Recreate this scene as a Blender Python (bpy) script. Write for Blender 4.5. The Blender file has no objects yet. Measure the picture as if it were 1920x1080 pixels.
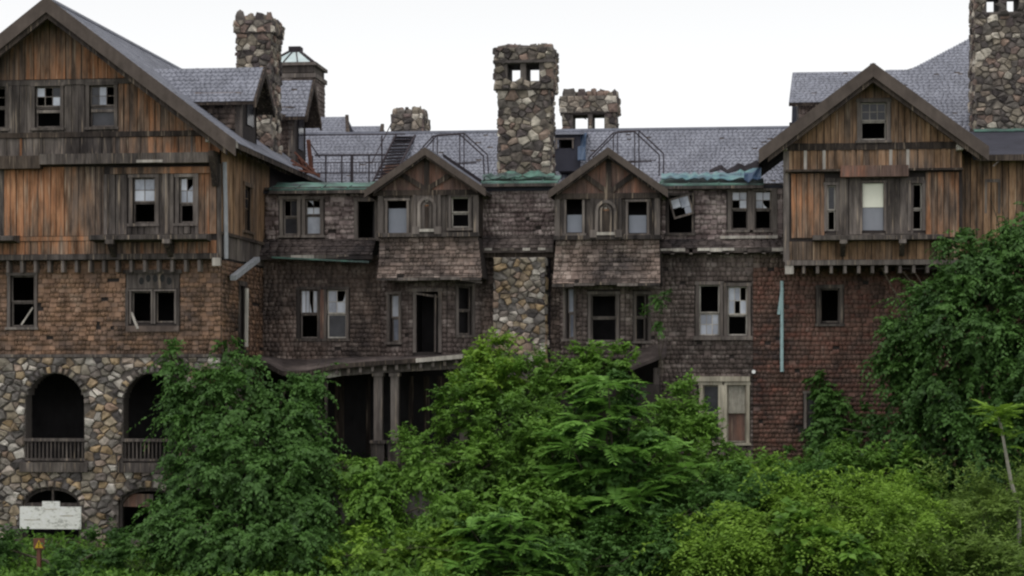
import bpy, math, random
import numpy as np
from mathutils import Vector, Matrix
random.seed(7)
RNG = np.random.default_rng(11)
rad = math.radians
SC = bpy.context.scene
COL = SC.collection

# ---------------------------------------------------------------- camera, world, sun, exposure
FPX, TH = 3780.0, math.atan(0.116)
CAMX, EYE = 8.12, 6.0
cam_data = bpy.data.cameras.new('camera')
cam_data.sensor_width = 36.0
cam_data.lens = FPX * 36.0 / 1920.0
cam_data.shift_y = 160.0 / 1920.0
cam_data.clip_end = 5000
cam = bpy.data.objects.new('camera', cam_data)
cam.location = (CAMX, 0, EYE)
cam.rotation_euler = (rad(90), 0, TH)
COL.objects.link(cam)
SC.camera = cam

SUN_EL, SUN_AZ = rad(72), rad(200)
world = bpy.data.worlds.new('World')
SC.world = world
world.use_nodes = True
nt = world.node_tree
nt.nodes.clear()
sky = nt.nodes.new('ShaderNodeTexSky')
sky.sky_type = 'NISHITA'
sky.sun_disc = False
sky.sun_elevation = SUN_EL
sky.sun_rotation = SUN_AZ
sky.dust_density = 0.6
sky.air_density = 1.0
hsv = nt.nodes.new('ShaderNodeHueSaturation')
hsv.inputs['Saturation'].default_value = 0.04
bg = nt.nodes.new('ShaderNodeBackground')
bg.inputs['Strength'].default_value = 0.14
wo = nt.nodes.new('ShaderNodeOutputWorld')
nt.links.new(sky.outputs[0], hsv.inputs['Color'])
nt.links.new(hsv.outputs[0], bg.inputs['Color'])
nt.links.new(bg.outputs[0], wo.inputs['Surface'])
sun_data = bpy.data.lights.new('sun', 'SUN')
sun_data.energy = 1.2
sun_data.angle = rad(48)
sun_data.color = (1.0, 0.97, 0.92)
sun = bpy.data.objects.new('sun', sun_data)
sd = Vector((math.sin(SUN_AZ) * math.cos(SUN_EL), math.cos(SUN_AZ) * math.cos(SUN_EL), math.sin(SUN_EL)))
sun.rotation_euler = sd.to_track_quat('Z', 'Y').to_euler()
sun.location = (0, 0, 60)
COL.objects.link(sun)
SC.view_settings.view_transform = 'Standard'
SC.view_settings.look = 'None'
SC.view_settings.exposure = 0.35
SC.view_settings.gamma = 1.0
SC.cycles.use_denoising = True
SC.cycles.filter_width = 2.3
SC.cycles.max_bounces = 6

# ---------------------------------------------------------------- from the photograph's pixels to places on a given wall
SN, CS = math.sin(TH), math.cos(TH)
def XA(px, Y):
    t = (px - 960.0) / FPX
    return Y * (t * CS - SN) / (CS + t * SN) + CAMX
def DEP(X, Y):
    return -(X - CAMX) * SN + Y * CS
def ZA(px, py, Y):
    return EYE + (700.0 - py) * DEP(XA(px, Y), Y) / FPX
def YS(px, X):                                  # depth of a point seen at px on the plane X = const
    t = (px - 960.0) / FPX
    x = X - CAMX
    return -x * (CS + t * SN) / (SN - t * CS)
def ZP(X, Y, py):
    return EYE + (700.0 - py) * DEP(X, Y) / FPX

# ---------------------------------------------------------------- materials
def lin(c):
    c /= 255.0
    return c / 12.92 if c <= 0.04045 else ((c + 0.055) / 1.055) ** 2.4
EXPO = 2 ** .45
def alb(r, g, b, e=0.55):
    return tuple(min(0.88, lin(v) / e / .92) for v in (r, g, b)) + (1.0,)

class NT:
    def __init__(s, name):
        s.m = bpy.data.materials.new(name); s.m.use_nodes = True
        s.t = s.m.node_tree; s.t.nodes.clear()
        s.out = s.t.nodes.new('ShaderNodeOutputMaterial')
        s.b = s.t.nodes.new('ShaderNodeBsdfPrincipled')
        s.t.links.new(s.b.outputs[0], s.out.inputs['Surface'])
    def n(s, typ, ins=None, **kw):
        nd = s.t.nodes.new('ShaderNode' + typ)
        for k, v in kw.items(): setattr(nd, k, v)
        for k, v in (ins or {}).items(): s.set(nd.inputs[k], v)
        return nd
    def set(s, sock, v):
        if isinstance(v, bpy.types.NodeSocket): s.t.links.new(v, sock)
        else: sock.default_value = v
    def pos(s, sx, sy, sz):
        g = s.n('NewGeometry')
        return s.n('Mapping', {'Vector': g.outputs['Position'], 'Scale': (sx, sy, sz)}).outputs[0]
    def noise(s, vec, scale=1.0, detail=3.0, rough=0.55):
        return s.n('TexNoise', {'Vector': vec, 'Scale': scale, 'Detail': detail, 'Roughness': rough}).outputs['Fac']
    def math(s, op, a, b=0.0, clamp=False):
        nd = s.n('Math', {0: a, 1: b}, operation=op); nd.use_clamp = clamp
        return nd.outputs[0]
    def rnd(s):                                     # a number per piece, whether the piece is an object or an island of a joined part
        o = s.n('ObjectInfo').outputs['Random']; g = s.n('NewGeometry').outputs['Random Per Island']
        return s.math('FRACT', s.math('ADD', o, g))
    def rnd2(s, r, k):
        return s.math('FRACT', s.math('MULTIPLY', r, k))
    def ramp(s, fac, stops):
        nd = s.n('ValToRGB', {'Fac': fac})
        e = nd.color_ramp.elements
        while len(e) < len(stops): e.new(0.5)
        for el, (p, c) in zip(e, stops): el.position = p; el.color = c
        return nd.outputs['Color']
    def mix(s, f, a, b, mode='MIX'):
        nd = s.n('Mix', data_type='RGBA', blend_type=mode)
        s.set(nd.inputs[0], f); s.set(nd.inputs[6], a); s.set(nd.inputs[7], b)
        return nd.outputs[2]
    def rng(s, v, a, b, c, d):
        return s.n('MapRange', {'Value': v, 'From Min': a, 'From Max': b, 'To Min': c, 'To Max': d}).outputs[0]
    def scale(s, col, f):
        g = s.n('CombineColor', {0: f, 1: f, 2: f}).outputs[0]
        return s.mix(1.0, col, g, 'MULTIPLY')
    def done(s, col, rough=0.9, spec=0.2, bump=None, bstr=0.4, bdist=0.02):
        s.set(s.b.inputs['Base Color'], col)
        s.set(s.b.inputs['Roughness'], rough)
        s.b.inputs['Specular IOR Level'].default_value = spec
        if bump is not None:
            nd = s.n('Bump', {'Height': bump, 'Strength': bstr, 'Distance': bdist})
            s.t.links.new(nd.outputs[0], s.b.inputs['Normal'])
        return s.m

def wood(name, stops, patch=0.45, dark=0.45, streak=(7, 7, .5), bias=0.0, pw=.9):
    """weathered boards: big weathering patches, a tone per board, streaks along the grain"""
    t = NT(name)
    r = t.rnd()
    big = t.noise(t.pos(1, 1, .6), patch, 3)
    st = t.noise(t.pos(*streak), 1.0, 4, .65)
    f = t.math('ADD', t.math('MULTIPLY', big, pw), t.math('MULTIPLY', r, .15))
    f = t.math('ADD', f, t.math('MULTIPLY', st, .75))
    f = t.rng(f, .54 - bias, 1.32 - bias, 0, 1)
    col = t.ramp(f, stops)
    fine = t.noise(t.pos(34, 34, 1.6), 1.0, 3, .7)
    col = t.scale(col, t.rng(fine, .3, .7, .72, 1.22))
    stain = t.noise(t.pos(2.2, 2.2, .5), 1.3, 5, .65)
    col = t.scale(col, t.rng(stain, .36, .58, dark, 1.1))
    ble = t.noise(t.pos(15, 15, .8), 1.0, 2, .5)
    col = t.mix(t.rng(ble, .60, .74, 0, .38), col, G(158, 142, 124))
    col = t.scale(col, t.rng(t.rnd2(r, 7.31), 0, 1, .88, 1.12))
    return t.done(col, .9, .15, t.math('ADD', fine, st), .5, .012)

def shingle(name, stops, bias=0.0, wear=None, wearamt=.5):
    t = NT(name)
    r = t.rnd()
    big = t.noise(t.pos(1, 1, 1), .55, 4, .6)
    f = t.math('ADD', t.math('MULTIPLY', big, 1.6), t.math('MULTIPLY', r, .2))
    f = t.rng(f, .55 - bias, 1.25 - bias, 0, 1)
    col = t.ramp(f, stops)
    st = t.noise(t.pos(3.5, 3.5, .8), 1.0, 5, .6)
    col = t.scale(col, t.rng(st, .35, .65, .66, 1.2))
    if wear:
        wn = t.noise(t.pos(1, 1, 2.2), 1.2, 5, .65)
        wv = t.math('ADD', wn, t.math('MULTIPLY', t.rnd2(r, 5.7), .10))
        col = t.mix(t.rng(wv, .94 - wearamt, 1.14 - wearamt, 0, .8), col, wear)
    col = t.scale(col, t.rng(t.rnd2(r, 9.13), 0, 1, .84, 1.17))
    return t.done(col, .92, .15, st, .4, .01)

def plain(name, col, var=.25, scale=3.0, rough=.85, spec=.2, bump=.3):
    t = NT(name)
    n = t.noise(t.pos(1, 1, 1), scale, 5, .65)
    n2 = t.noise(t.pos(1, 1, .25), scale * 4, 3)
    c = t.scale(col, t.rng(t.math('ADD', n, t.math('MULTIPLY', n2, .5)), .5, 1.0, 1 - var, 1 + var))
    return t.done(c, rough, spec, n2, bump, .01)

G = lambda *a: alb(*a)
ORANGE = [(0, G(46, 41, 39)), (.24, G(76, 66, 60)), (.42, G(102, 82, 68)), (.60, G(126, 88, 64)), (.8, G(134, 101, 77)), (1, G(164, 146, 128))]
TANW = [(0, G(48, 43, 41)), (.3, G(80, 69, 61)), (.55, G(112, 89, 70)), (.8, G(132, 106, 82)), (1, G(164, 148, 130))]
GREYW = [(0, G(38, 35, 35)), (.35, G(62, 57, 55)), (.65, G(84, 78, 74)), (.88, G(110, 102, 96)), (1, G(150, 142, 132))]
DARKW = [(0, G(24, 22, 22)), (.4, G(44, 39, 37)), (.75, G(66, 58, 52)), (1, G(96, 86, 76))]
M = {}
M['orange'] = wood('orange_boards', ORANGE, dark=.42)
M['tan'] = wood('tan_boards', TANW, dark=.45)
M['grey'] = wood('grey_boards', GREYW, dark=.5)
M['trim'] = wood('weathered_trim', GREYW, bias=-.1, dark=.55)
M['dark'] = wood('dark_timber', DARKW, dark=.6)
M['panelwood'] = wood('brown_gable_panels', [(0, G(58, 49, 47)), (.45, G(84, 68, 62)), (.75, G(106, 76, 64)), (1, G(144, 106, 86))], dark=.7, patch=1.1)
M['paint'] = wood('flaked_cream_paint', [(0, G(84, 78, 70)), (.4, G(128, 122, 110)), (1, G(166, 160, 146))], dark=.7)
M['casing'] = wood('grey_casing', [(0, G(56, 51, 49)), (.5, G(84, 78, 75)), (1, G(118, 111, 105))], dark=.7)
M['palewood'] = wood('bleached_wood', [(0, G(100, 95, 90)), (.5, G(135, 130, 124)), (1, G(172, 168, 160))], dark=.75)
M['sh_brown'] = shingle('brown_shingles', [(0, G(60, 52, 49)), (.4, G(90, 74, 64)), (.7, G(105, 83, 69)), (1, G(118, 99, 86))], wear=G(114, 89, 71), wearamt=.42)
M['sh_grey'] = shingle('grey_shingles', [(0, G(57, 51, 49)), (.5, G(80, 71, 68)), (.8, G(97, 87, 83)), (1, G(116, 107, 103))], wear=G(124, 115, 111), wearamt=.36)
M['sh_black'] = shingle('blackened_shingles', [(0, G(38, 35, 36)), (.5, G(56, 50, 49)), (1, G(82, 74, 71))])
M['sh_dark'] = shingle('dark_shingles', [(0, G(51, 46, 45)), (.45, G(74, 65, 61)), (.75, G(90, 78, 72)), (1, G(110, 99, 93))], wear=G(114, 104, 98), wearamt=.36)
M['sh_pale'] = shingle('peeling_shingles', [(0, G(56, 49, 49)), (.5, G(84, 73, 72)), (1, G(106, 95, 93))], wear=G(138, 127, 124), wearamt=.45)
M['sh_red'] = shingle('reddish_shingles', [(0, G(56, 48, 47)), (.4, G(82, 66, 60)), (.75, G(95, 73, 65)), (1, G(108, 90, 83))], wear=G(98, 66, 58), wearamt=.41)
M['barge'] = plain('weathered_bargeboard', G(64, 57, 53), .3, 1.6, bump=.2)
M['under'] = plain('dark_underlay', G(40, 36, 35), .3)
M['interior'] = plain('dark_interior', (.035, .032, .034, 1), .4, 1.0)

def slate_mat():
    t = NT('slate')
    r = t.rnd()
    big = t.noise(t.pos(1, 1, 1), .8, 4)
    col = t.ramp(t.math('ADD', t.math('MULTIPLY', r, .14), t.math('MULTIPLY', big, .85)),
                 [(.2, G(96, 98, 108, .8)), (.5, G(116, 118, 129, .8)), (.85, G(134, 136, 146, .8))])
    st = t.noise(t.pos(3, 3, .6), 1.0, 4)
    col = t.scale(col, t.rng(st, .3, .7, .8, 1.12))
    return t.done(col, .5, .5, big, .2, .01)
M['slate'] = slate_mat()
M['tarroof'] = plain('tar_roof', G(50, 50, 58, .8), .25, 1.2, .7)

def stone_mat(name, stops):
    t = NT(name)
    r = t.rnd()
    n = t.noise(t.pos(1, 1, 1), 5.0, 5, .65)
    col = t.ramp(r, stops)
    col = t.scale(col, t.rng(n, .32, .68, .55, 1.35))
    n2 = t.noise(t.pos(1, 1, 1), 1.1, 4, .6)
    col = t.scale(col, t.rng(n2, .34, .6, .62, 1.12))
    return t.done(col, .9, .2, n, .5, .03)
M['stone'] = stone_mat('fieldstone', [(0, G(62, 58, 58)), (.2, G(94, 90, 86)), (.4, G(114, 106, 94)), (.55, G(124, 106, 82)), (.7, G(84, 77, 73)), (.85, G(148, 143, 136)), (.95, G(112, 94, 82)), (1, G(156, 150, 143))])
M['chimstone'] = stone_mat('chimney_stone', [(0, G(62, 57, 57, .7)), (.25, G(94, 89, 84, .7)), (.45, G(114, 106, 94, .7)), (.6, G(80, 73, 73, .7)), (.75, G(118, 100, 90, .7)), (.9, G(136, 129, 118, .7)), (1, G(172, 165, 154, .7))])
M['mortar'] = plain('mortar', G(72, 67, 64), .35, 6)
M['stucco'] = plain('old_concrete', G(98, 92, 92, .7), .3, 2)

def copper_mat():
    t = NT('green_copper')
    n = t.noise(t.pos(.8, .8, 2), 1.6, 5, .65)
    col = t.ramp(n, [(.32, G(52, 55, 58, .9)), (.44, G(66, 84, 80, .9)), (.56, G(82, 116, 104, .9)), (.72, G(104, 118, 120, .9))])
    return t.done(col, .6, .3, n, .3, .03)
M['copper'] = copper_mat()
def tarp_mat():
    t = NT('blue_tarpaulin')
    n = t.noise(t.pos(1.2, 1.2, 2), 1.4, 5, .65)
    col = t.ramp(n, [(.34, G(44, 58, 66, .9)), (.46, G(74, 106, 118, .9)), (.56, G(88, 124, 124, .9)), (.72, G(118, 140, 146, .9))])
    return t.done(col, .45, .4, n, .4, .03)
M['tarp'] = tarp_mat()
M['bluetarp'] = plain('blue_plastic', G(56, 72, 94, .9), .3, 3, .4)
M['pipe'] = plain('verdigris_pipe', G(120, 140, 142), .2, 4, .6)
M['greypipe'] = plain('grey_pipe', G(120, 122, 126), .2, 4, .6)
M['iron'] = plain('rusted_iron', G(52, 46, 50, .8), .3, 8, .7)
M['tar'] = plain('black_flashing', G(38, 34, 38, .7), .2, 3, .7)
M['white'] = plain('white_paint', G(196, 194, 188), .12, 3, .7)
M['shade'] = plain('cream_roller_shade', G(198, 192, 166), .05, 2, .8, bump=.05)
M['greyshade'] = plain('grey_sheet', G(104, 106, 112), .08, 2, .6, bump=.05)
M['curtain'] = plain('dusty_curtain', G(120, 116, 108), .25, 5)
M['whitesheet'] = plain('pale_blue_shade', G(96, 99, 107), .1, 1.5, .5, bump=.05)
M['bark'] = plain('bark', (.10, .085, .065, 1), .4, 6)
M['yellow'] = plain('yellow_sign', (.55, .36, .03, 1), .1, 3, .5)
M['black'] = plain('black_paint', (.02, .02, .02, 1), .1, 3, .5)
M['rust'] = plain('brown_post', G(78, 52, 44), .3, 5)
def glass_mat():  # dust and the sky's pale reflection are both put into the pane colour
    t = NT('sky_and_dust_glass')
    n = t.noise(t.pos(1, 1, .6), 3.0, 4, .6)
    r = t.rnd()
    col = t.ramp(t.math('ADD', t.math('MULTIPLY', n, .7), t.math('MULTIPLY', r, .5)), [(.3, G(84, 88, 98)), (.6, G(120, 125, 135)), (.9, G(150, 154, 162))])
    return t.done(col, .12, .8)
M['glass'] = glass_mat()
def darkglass_mat():
    t = NT('dark_glass')
    n = t.noise(t.pos(1, 1, 1), 2.0, 3)
    col = t.ramp(n, [(.3, (.02, .02, .025, 1)), (.7, (.06, .06, .07, 1))])
    return t.done(col, .18, .3)
M['darkglass'] = darkglass_mat()
def skylight_mat():
    t = NT('skylight_glass')
    col = t.ramp(t.noise(t.pos(1, 1, 1), 1.0, 2), [(.3, G(160, 176, 178, .9)), (.7, G(196, 206, 206, .9))])
    return t.done(col, .15, .7)
M['skylight'] = skylight_mat()
def notice_mat():
    t = NT('notice_face')
    n = t.noise(t.pos(5, 5, 9), 1.5, 4, .7)
    w = t.noise(t.pos(.8, .8, 1.4), 2.0, 3)
    col = t.ramp(t.math('ADD', n, t.math('MULTIPLY', w, .4)), [(.55, G(128, 128, 124)), (.66, G(170, 170, 165)), (.9, G(188, 188, 183))])
    return t.done(col, .7, .2)
M['notice'] = notice_mat()

def leaf_mat(name, c0, c1, trans=.35):
    t = NT(name)
    a = t.n('Attribute', attribute_name='tint')
    oi = t.n('ObjectInfo').outputs['Random']
    n = t.noise(t.pos(1, 1, 1), .7, 3)
    f = t.math('ADD', t.math('MULTIPLY', a.outputs['Fac'], .7), t.math('MULTIPLY', t.math('ADD', n, t.math('MULTIPLY', oi, .25)), .55))
    col = t.ramp(f, [(.2, c0), (.85, c1)])
    t.set(t.b.inputs['Base Color'], col)
    t.b.inputs['Roughness'].default_value = .55
    t.b.inputs['Specular IOR Level'].default_value = .3
    tr = t.n('BsdfTranslucent', {'Color': col})
    mx = t.n('MixShader', {0: trans, 1: t.b.outputs[0], 2: tr.outputs[0]})
    t.t.links.new(mx.outputs[0], t.out.inputs['Surface'])
    return t.m
M['leaf_dark'] = leaf_mat('dark_leaves', (.022, .058, .016, 1), (.086, .190, .038, 1))
M['leaf_mid'] = leaf_mat('mid_leaves', (0.042, 0.105, 0.018, 1), (0.16, 0.31, 0.044, 1))
M['leaf_bright'] = leaf_mat('bright_leaves', (0.07, 0.155, 0.018, 1), (0.22, 0.37, 0.044, 1))
M['leaf_blue'] = leaf_mat('feather_leaves', (.080, .190, .034, 1), (.200, .390, .072, 1))
M['leaf_olive'] = leaf_mat('olive_leaves', (.062, .125, .024, 1), (.185, .285, .055, 1))
def ground_mat():
    t = NT('weedy_ground')
    n = t.noise(t.pos(1, 1, 1), .6, 5, .65)
    col = t.ramp(n, [(.3, (.03, .045, .018, 1)), (.6, (.05, .075, .025, 1)), (.8, (.09, .08, .05, 1))])
    return t.done(col, .95, .1, n, .5, .2)
M['ground'] = ground_mat()

# ---------------------------------------------------------------- mesh tools
class Face:
    """a flat frame on a wall: u along it, v up it, w out of it"""
    def __init__(s, o, U, V=(0, 0, 1)):
        s.o, s.U, s.V = Vector(o), Vector(U).normalized(), Vector(V).normalized()
        s.N = s.U.cross(s.V).normalized()
    def p(s, u, v, w=0.0):
        return s.o + s.U * u + s.V * v + s.N * w
    def mat(s, u, v, w, du, dv, dw, rot=0.0):
        U, V = s.U, s.V
        if rot:
            c, n = math.cos(rot), math.sin(rot)
            U, V = s.U * c + s.V * n, s.V * c - s.U * n
        o = s.p(u, v, w)
        return Matrix(((U.x * du, V.x * dv, s.N.x * dw, o.x), (U.y * du, V.y * dv, s.N.y * dw, o.y), (U.z * du, V.z * dv, s.N.z * dw, o.z), (0, 0, 0, 1)))
def front(Y): return Face((0, Y, 0), (1, 0, 0))
def sideR(X): return Face((X, 0, 0), (0, 1, 0))
def sideL(X): return Face((X, 0, 0), (0, -1, 0))

BOXF = [(0, 3, 2, 1), (4, 5, 6, 7), (0, 1, 5, 4), (1, 2, 6, 5), (2, 3, 7, 6), (3, 0, 4, 7)]
class MB:
    def __init__(s): s.v, s.f = [], []
    def hexa(s, pts):
        b = len(s.v); s.v += [tuple(p) for p in pts]; s.f += [tuple(b + i for i in f) for f in BOXF]; return s
    def box(s, F, u0, u1, v0, v1, w0, w1):
        return s.hexa([F.p(u0, v0, w0), F.p(u1, v0, w0), F.p(u1, v1, w0), F.p(u0, v1, w0), F.p(u0, v0, w1), F.p(u1, v0, w1), F.p(u1, v1, w1), F.p(u0, v1, w1)])
    def prism(s, F, poly, w0, w1):
        n = len(poly); b = len(s.v)
        s.v += [tuple(F.p(u, v, w0)) for u, v in poly] + [tuple(F.p(u, v, w1)) for u, v in poly]
        s.f.append(tuple(b + i for i in reversed(range(n)))); s.f.append(tuple(b + n + i for i in range(n)))
        for i in range(n):
            j = (i + 1) % n; s.f.append((b + i, b + j, b + n + j, b + n + i))
        return s
    def bar(s, a, b, w, h=None, up=(0, 0, 1)):
        a, b = Vector(a), Vector(b); h = h or w
        d = (b - a).normalized(); up = Vector(up)
        if abs(d.dot(up)) > .98: up = Vector((0, 1, 0))
        x = d.cross(up).normalized() * (w / 2); y = x.cross(d).normalized() * (h / 2)
        return s.hexa([a - x - y, a + x - y, a + x + y, a - x + y, b - x - y, b + x - y, b + x + y, b - x + y])
    def tube(s, pts, r0, r1=None, n=6):
        r1 = r0 if r1 is None else r1
        pts = [Vector(p) for p in pts]; base = len(s.v); m = len(pts)
        for i, p in enumerate(pts):
            d = (pts[min(i + 1, m - 1)] - pts[max(i - 1, 0)]).normalized()
            up = Vector((0, 0, 1)) if abs(d.z) < .9 else Vector((0, 1, 0))
            x = d.cross(up).normalized(); y = x.cross(d)
            r = r0 + (r1 - r0) * i / max(1, m - 1)
            for k in range(n):
                a = 2 * math.pi * k / n
                s.v.append(tuple(p + x * (r * math.cos(a)) + y * (r * math.sin(a))))
        for i in range(m - 1):
            for k in range(n):
                k2 = (k + 1) % n
                s.f.append((base + i * n + k, base + i * n + k2, base + (i + 1) * n + k2, base + (i + 1) * n + k))
        s.f.append(tuple(base + k for k in reversed(range(n)))); s.f.append(tuple(base + (m - 1) * n + k for k in range(n)))
        return s
    def build(s, name, mat, parent=None, kind=None, smooth=False):
        me = bpy.data.meshes.new(name); me.from_pydata(s.v, [], s.f); me.materials.append(mat)
        if smooth: me.polygons.foreach_set('use_smooth', [True] * len(me.polygons))
        return link(name, me, parent, kind)

def link(name, me, parent=None, kind=None):
    o = bpy.data.objects.new(name, me); COL.objects.link(o)
    if parent is not None:
        o.parent = parent
        if parent.type == 'EMPTY': o.matrix_parent_inverse = Matrix.Translation(-Vector(parent.location))
    if kind: o['kind'] = kind
    return o

def thing(name, label, cat, loc, group=None):
    o = bpy.data.objects.new(name, None); o.location = loc; o.empty_display_size = .3
    COL.objects.link(o); o['label'] = label; o['category'] = cat
    if group: o['group'] = group
    return o
def tag(o, label, cat, group=None):
    o['label'] = label; o['category'] = cat
    if group: o['group'] = group
    return o

PLANK_V = np.array([(-.5, -.5, 0), (.5, -.5, 0), (.5, .5, 0), (-.5, .5, 0), (-.5, -.5, 1), (.5, -.5, 1), (.5, .5, 1), (-.5, .5, 1)], float)
SHING_V = PLANK_V.copy(); SHING_V[6:8, 2] = .25
CENT_V = PLANK_V.copy(); CENT_V[:, 2] -= .5
UNIT = {}
def unit_mesh(name, verts, mat):
    k = (name, mat.name, len(verts))
    if k not in UNIT:
        me = bpy.data.meshes.new(name); me.from_pydata([tuple(v) for v in verts], [], BOXF); me.materials.append(mat); UNIT[k] = me
    return UNIT[k]

def np_mesh(name, V, polys_n, idx, mat, parent=None, kind=None, tint=None, smooth=False):
    """fast mesh from numpy: V (n,3); all faces have polys_n corners"""
    me = bpy.data.meshes.new(name)
    nf = len(idx) // polys_n
    me.vertices.add(len(V)); me.vertices.foreach_set('co', np.asarray(V, np.float32).ravel())
    me.loops.add(len(idx)); me.loops.foreach_set('vertex_index', np.asarray(idx, np.int32))
    me.polygons.add(nf); me.polygons.foreach_set('loop_start', np.arange(0, nf * polys_n, polys_n, dtype=np.int32))
    try: me.polygons.foreach_set('loop_total', np.full(nf, polys_n, np.int32))
    except Exception: pass
    if tint is not None:
        at = me.attributes.new('tint', 'FLOAT', 'POINT'); at.data.foreach_set('value', np.asarray(tint, np.float32))
    me.materials.append(mat); me.update(); me.validate()
    return link(name, me, parent, kind)

class Wing:
    """one building mass: keeps its pieces until the end, then makes the largest 300 of a kind objects and joins the rest"""
    def __init__(s, name, label, cat, loc, group=None):
        s.root = thing(name, label, cat, loc, group); s.recs = {}
    def rec(s, name, parent, mat, mtx, weight, verts=SHING_V):
        s.recs.setdefault(name, []).append((weight, parent, mat, mtx, verts))
    def finish(s, cap):
        for name, L in s.recs.items():
            L.sort(key=lambda r: -r[0]); k = cap.get(name, 300)
            for w, par, mat, mtx, verts in L[:k]:
                o = link(name, unit_mesh(name, verts, mat), par); o.matrix_local = mtx
            rest = {}
            for r in L[k:]: rest.setdefault((r[1].name, r[2].name), []).append(r)
            for rs in rest.values():
                A = np.array([np.array(r[3]) for r in rs]); B = np.array([r[4] for r in rs])
                V = np.einsum('nij,nkj->nki', A[:, :3, :3], B) + A[:, None, :3, 3]
                f = np.array(BOXF).ravel()
                idx = (np.arange(len(rs))[:, None] * 8 + f[None, :]).ravel()
                np_mesh(name, V.reshape(-1, 3), 4, idx, rs[0][2], rs[0][1], 'stuff')

def cut(a, b, holes):
    """the interval a..b less the holes"""
    segs = [(a, b)]
    for h0, h1 in holes:
        nx = []
        for x0, x1 in segs:
            if h1 <= x0 or h0 >= x1: nx.append((x0, x1)); continue
            if h0 > x0: nx.append((x0, h0))
            if h1 < x1: nx.append((h1, x1))
        segs = nx
    return [q for q in segs if q[1] - q[0] > .02]

def wall(W, name, F, u0, u1, v0, v1, holes=(), thick=.25, mat=None, room=3.0, top=None, parent=None):
    mb = MB()
    us = {u0, u1}
    for h in holes: us |= {max(u0, h[0]), min(u1, h[1])}
    if top:
        n = max(2, int((u1 - u0) / .35)); us |= {u0 + (u1 - u0) * i / n for i in range(n + 1)}
    us = sorted(us)
    for a, b in zip(us, us[1:]):
        if b - a < 1e-4: continue
        t = min(top(a), top(b), v1) if top else v1
        if t <= v0: continue
        for c, d in cut(v0, t, [(h[2], h[3]) for h in holes if h[0] < (a + b) / 2 < h[1]]):
            mb.box(F, a, b, c, d, -thick, 0)
    o = mb.build(name, mat or M['under'], parent or W.root)
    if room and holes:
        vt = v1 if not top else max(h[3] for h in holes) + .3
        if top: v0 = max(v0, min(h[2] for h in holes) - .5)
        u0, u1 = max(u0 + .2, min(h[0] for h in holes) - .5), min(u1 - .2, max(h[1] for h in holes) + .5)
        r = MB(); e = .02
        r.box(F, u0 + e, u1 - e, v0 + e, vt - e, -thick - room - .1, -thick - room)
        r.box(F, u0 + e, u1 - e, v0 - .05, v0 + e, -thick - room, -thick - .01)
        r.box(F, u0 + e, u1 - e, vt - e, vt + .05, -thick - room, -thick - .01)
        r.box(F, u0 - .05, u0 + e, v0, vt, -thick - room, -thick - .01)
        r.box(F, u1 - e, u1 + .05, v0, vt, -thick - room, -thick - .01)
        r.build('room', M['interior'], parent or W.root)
    return o

def shingles(W, wobj, F, u0, u1, v0, v1, mat, holes=(), exp=.165, wid=(.10, .24), thick=.045, ulim=None, name='shingle', weight=1.0, miss=.012, sag=0.0):
    rows = max(1, round((v1 - v0) / exp)); e = (v1 - v0) / rows
    for i in range(rows):
        a = v0 + i * e; m = a + e / 2
        l, r = ulim(m) if ulim else (u0, u1)
        for s0, s1 in cut(l, r, [(h[0], h[1]) for h in holes if h[2] < m < h[3]]):
            u = s0
            while u < s1 - .01:
                w = min(random.uniform(*wid), s1 - u)
                if s1 - u - w < .07: w = s1 - u
                if random.random() > miss:
                    dv = random.uniform(-.018, .012)
                    W.rec(name, wobj, mat, F.mat(u + w / 2, m + dv / 2, .004 + .006 * (i % 2), w - random.uniform(.006, .018), e * 1.16 + abs(dv), thick * random.uniform(.75, 1.3), random.gauss(0, .006)), weight * w * e)
                u += w
    return wobj

def planks(W, wobj, F, u0, u1, v0, v1, mat, holes=(), wid=(.15, .26), top=None, thick=.028, weight=1.0, gap=.022, miss=.0, name='plank'):
    u = u0
    while u < u1 - .01:
        w = min(random.uniform(*wid), u1 - u)
        if u1 - u - w < .08: w = u1 - u
        t = min(v1, top(u + w / 2)) if top else v1
        m = u + w / 2
        if t > v0 + .03:
            for c, d in cut(v0, t, [(h[2], h[3]) for h in holes if h[0] < m < h[1]]):
                if random.random() < miss: continue
                j = random.uniform(0, .02)
                W.rec(name, wobj, mat, F.mat(m, (c + d) / 2 + j / 3, .002, w - gap * random.uniform(.5, 1.6), d - c - j, thick * random.uniform(.5, 1.9), random.gauss(0, .0045)), weight * w * (d - c), PLANK_V)
        u += w

def grow(h, c):
    return (h[0] - c, h[1] + c, h[2] - c, h[3] + c)

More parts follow.
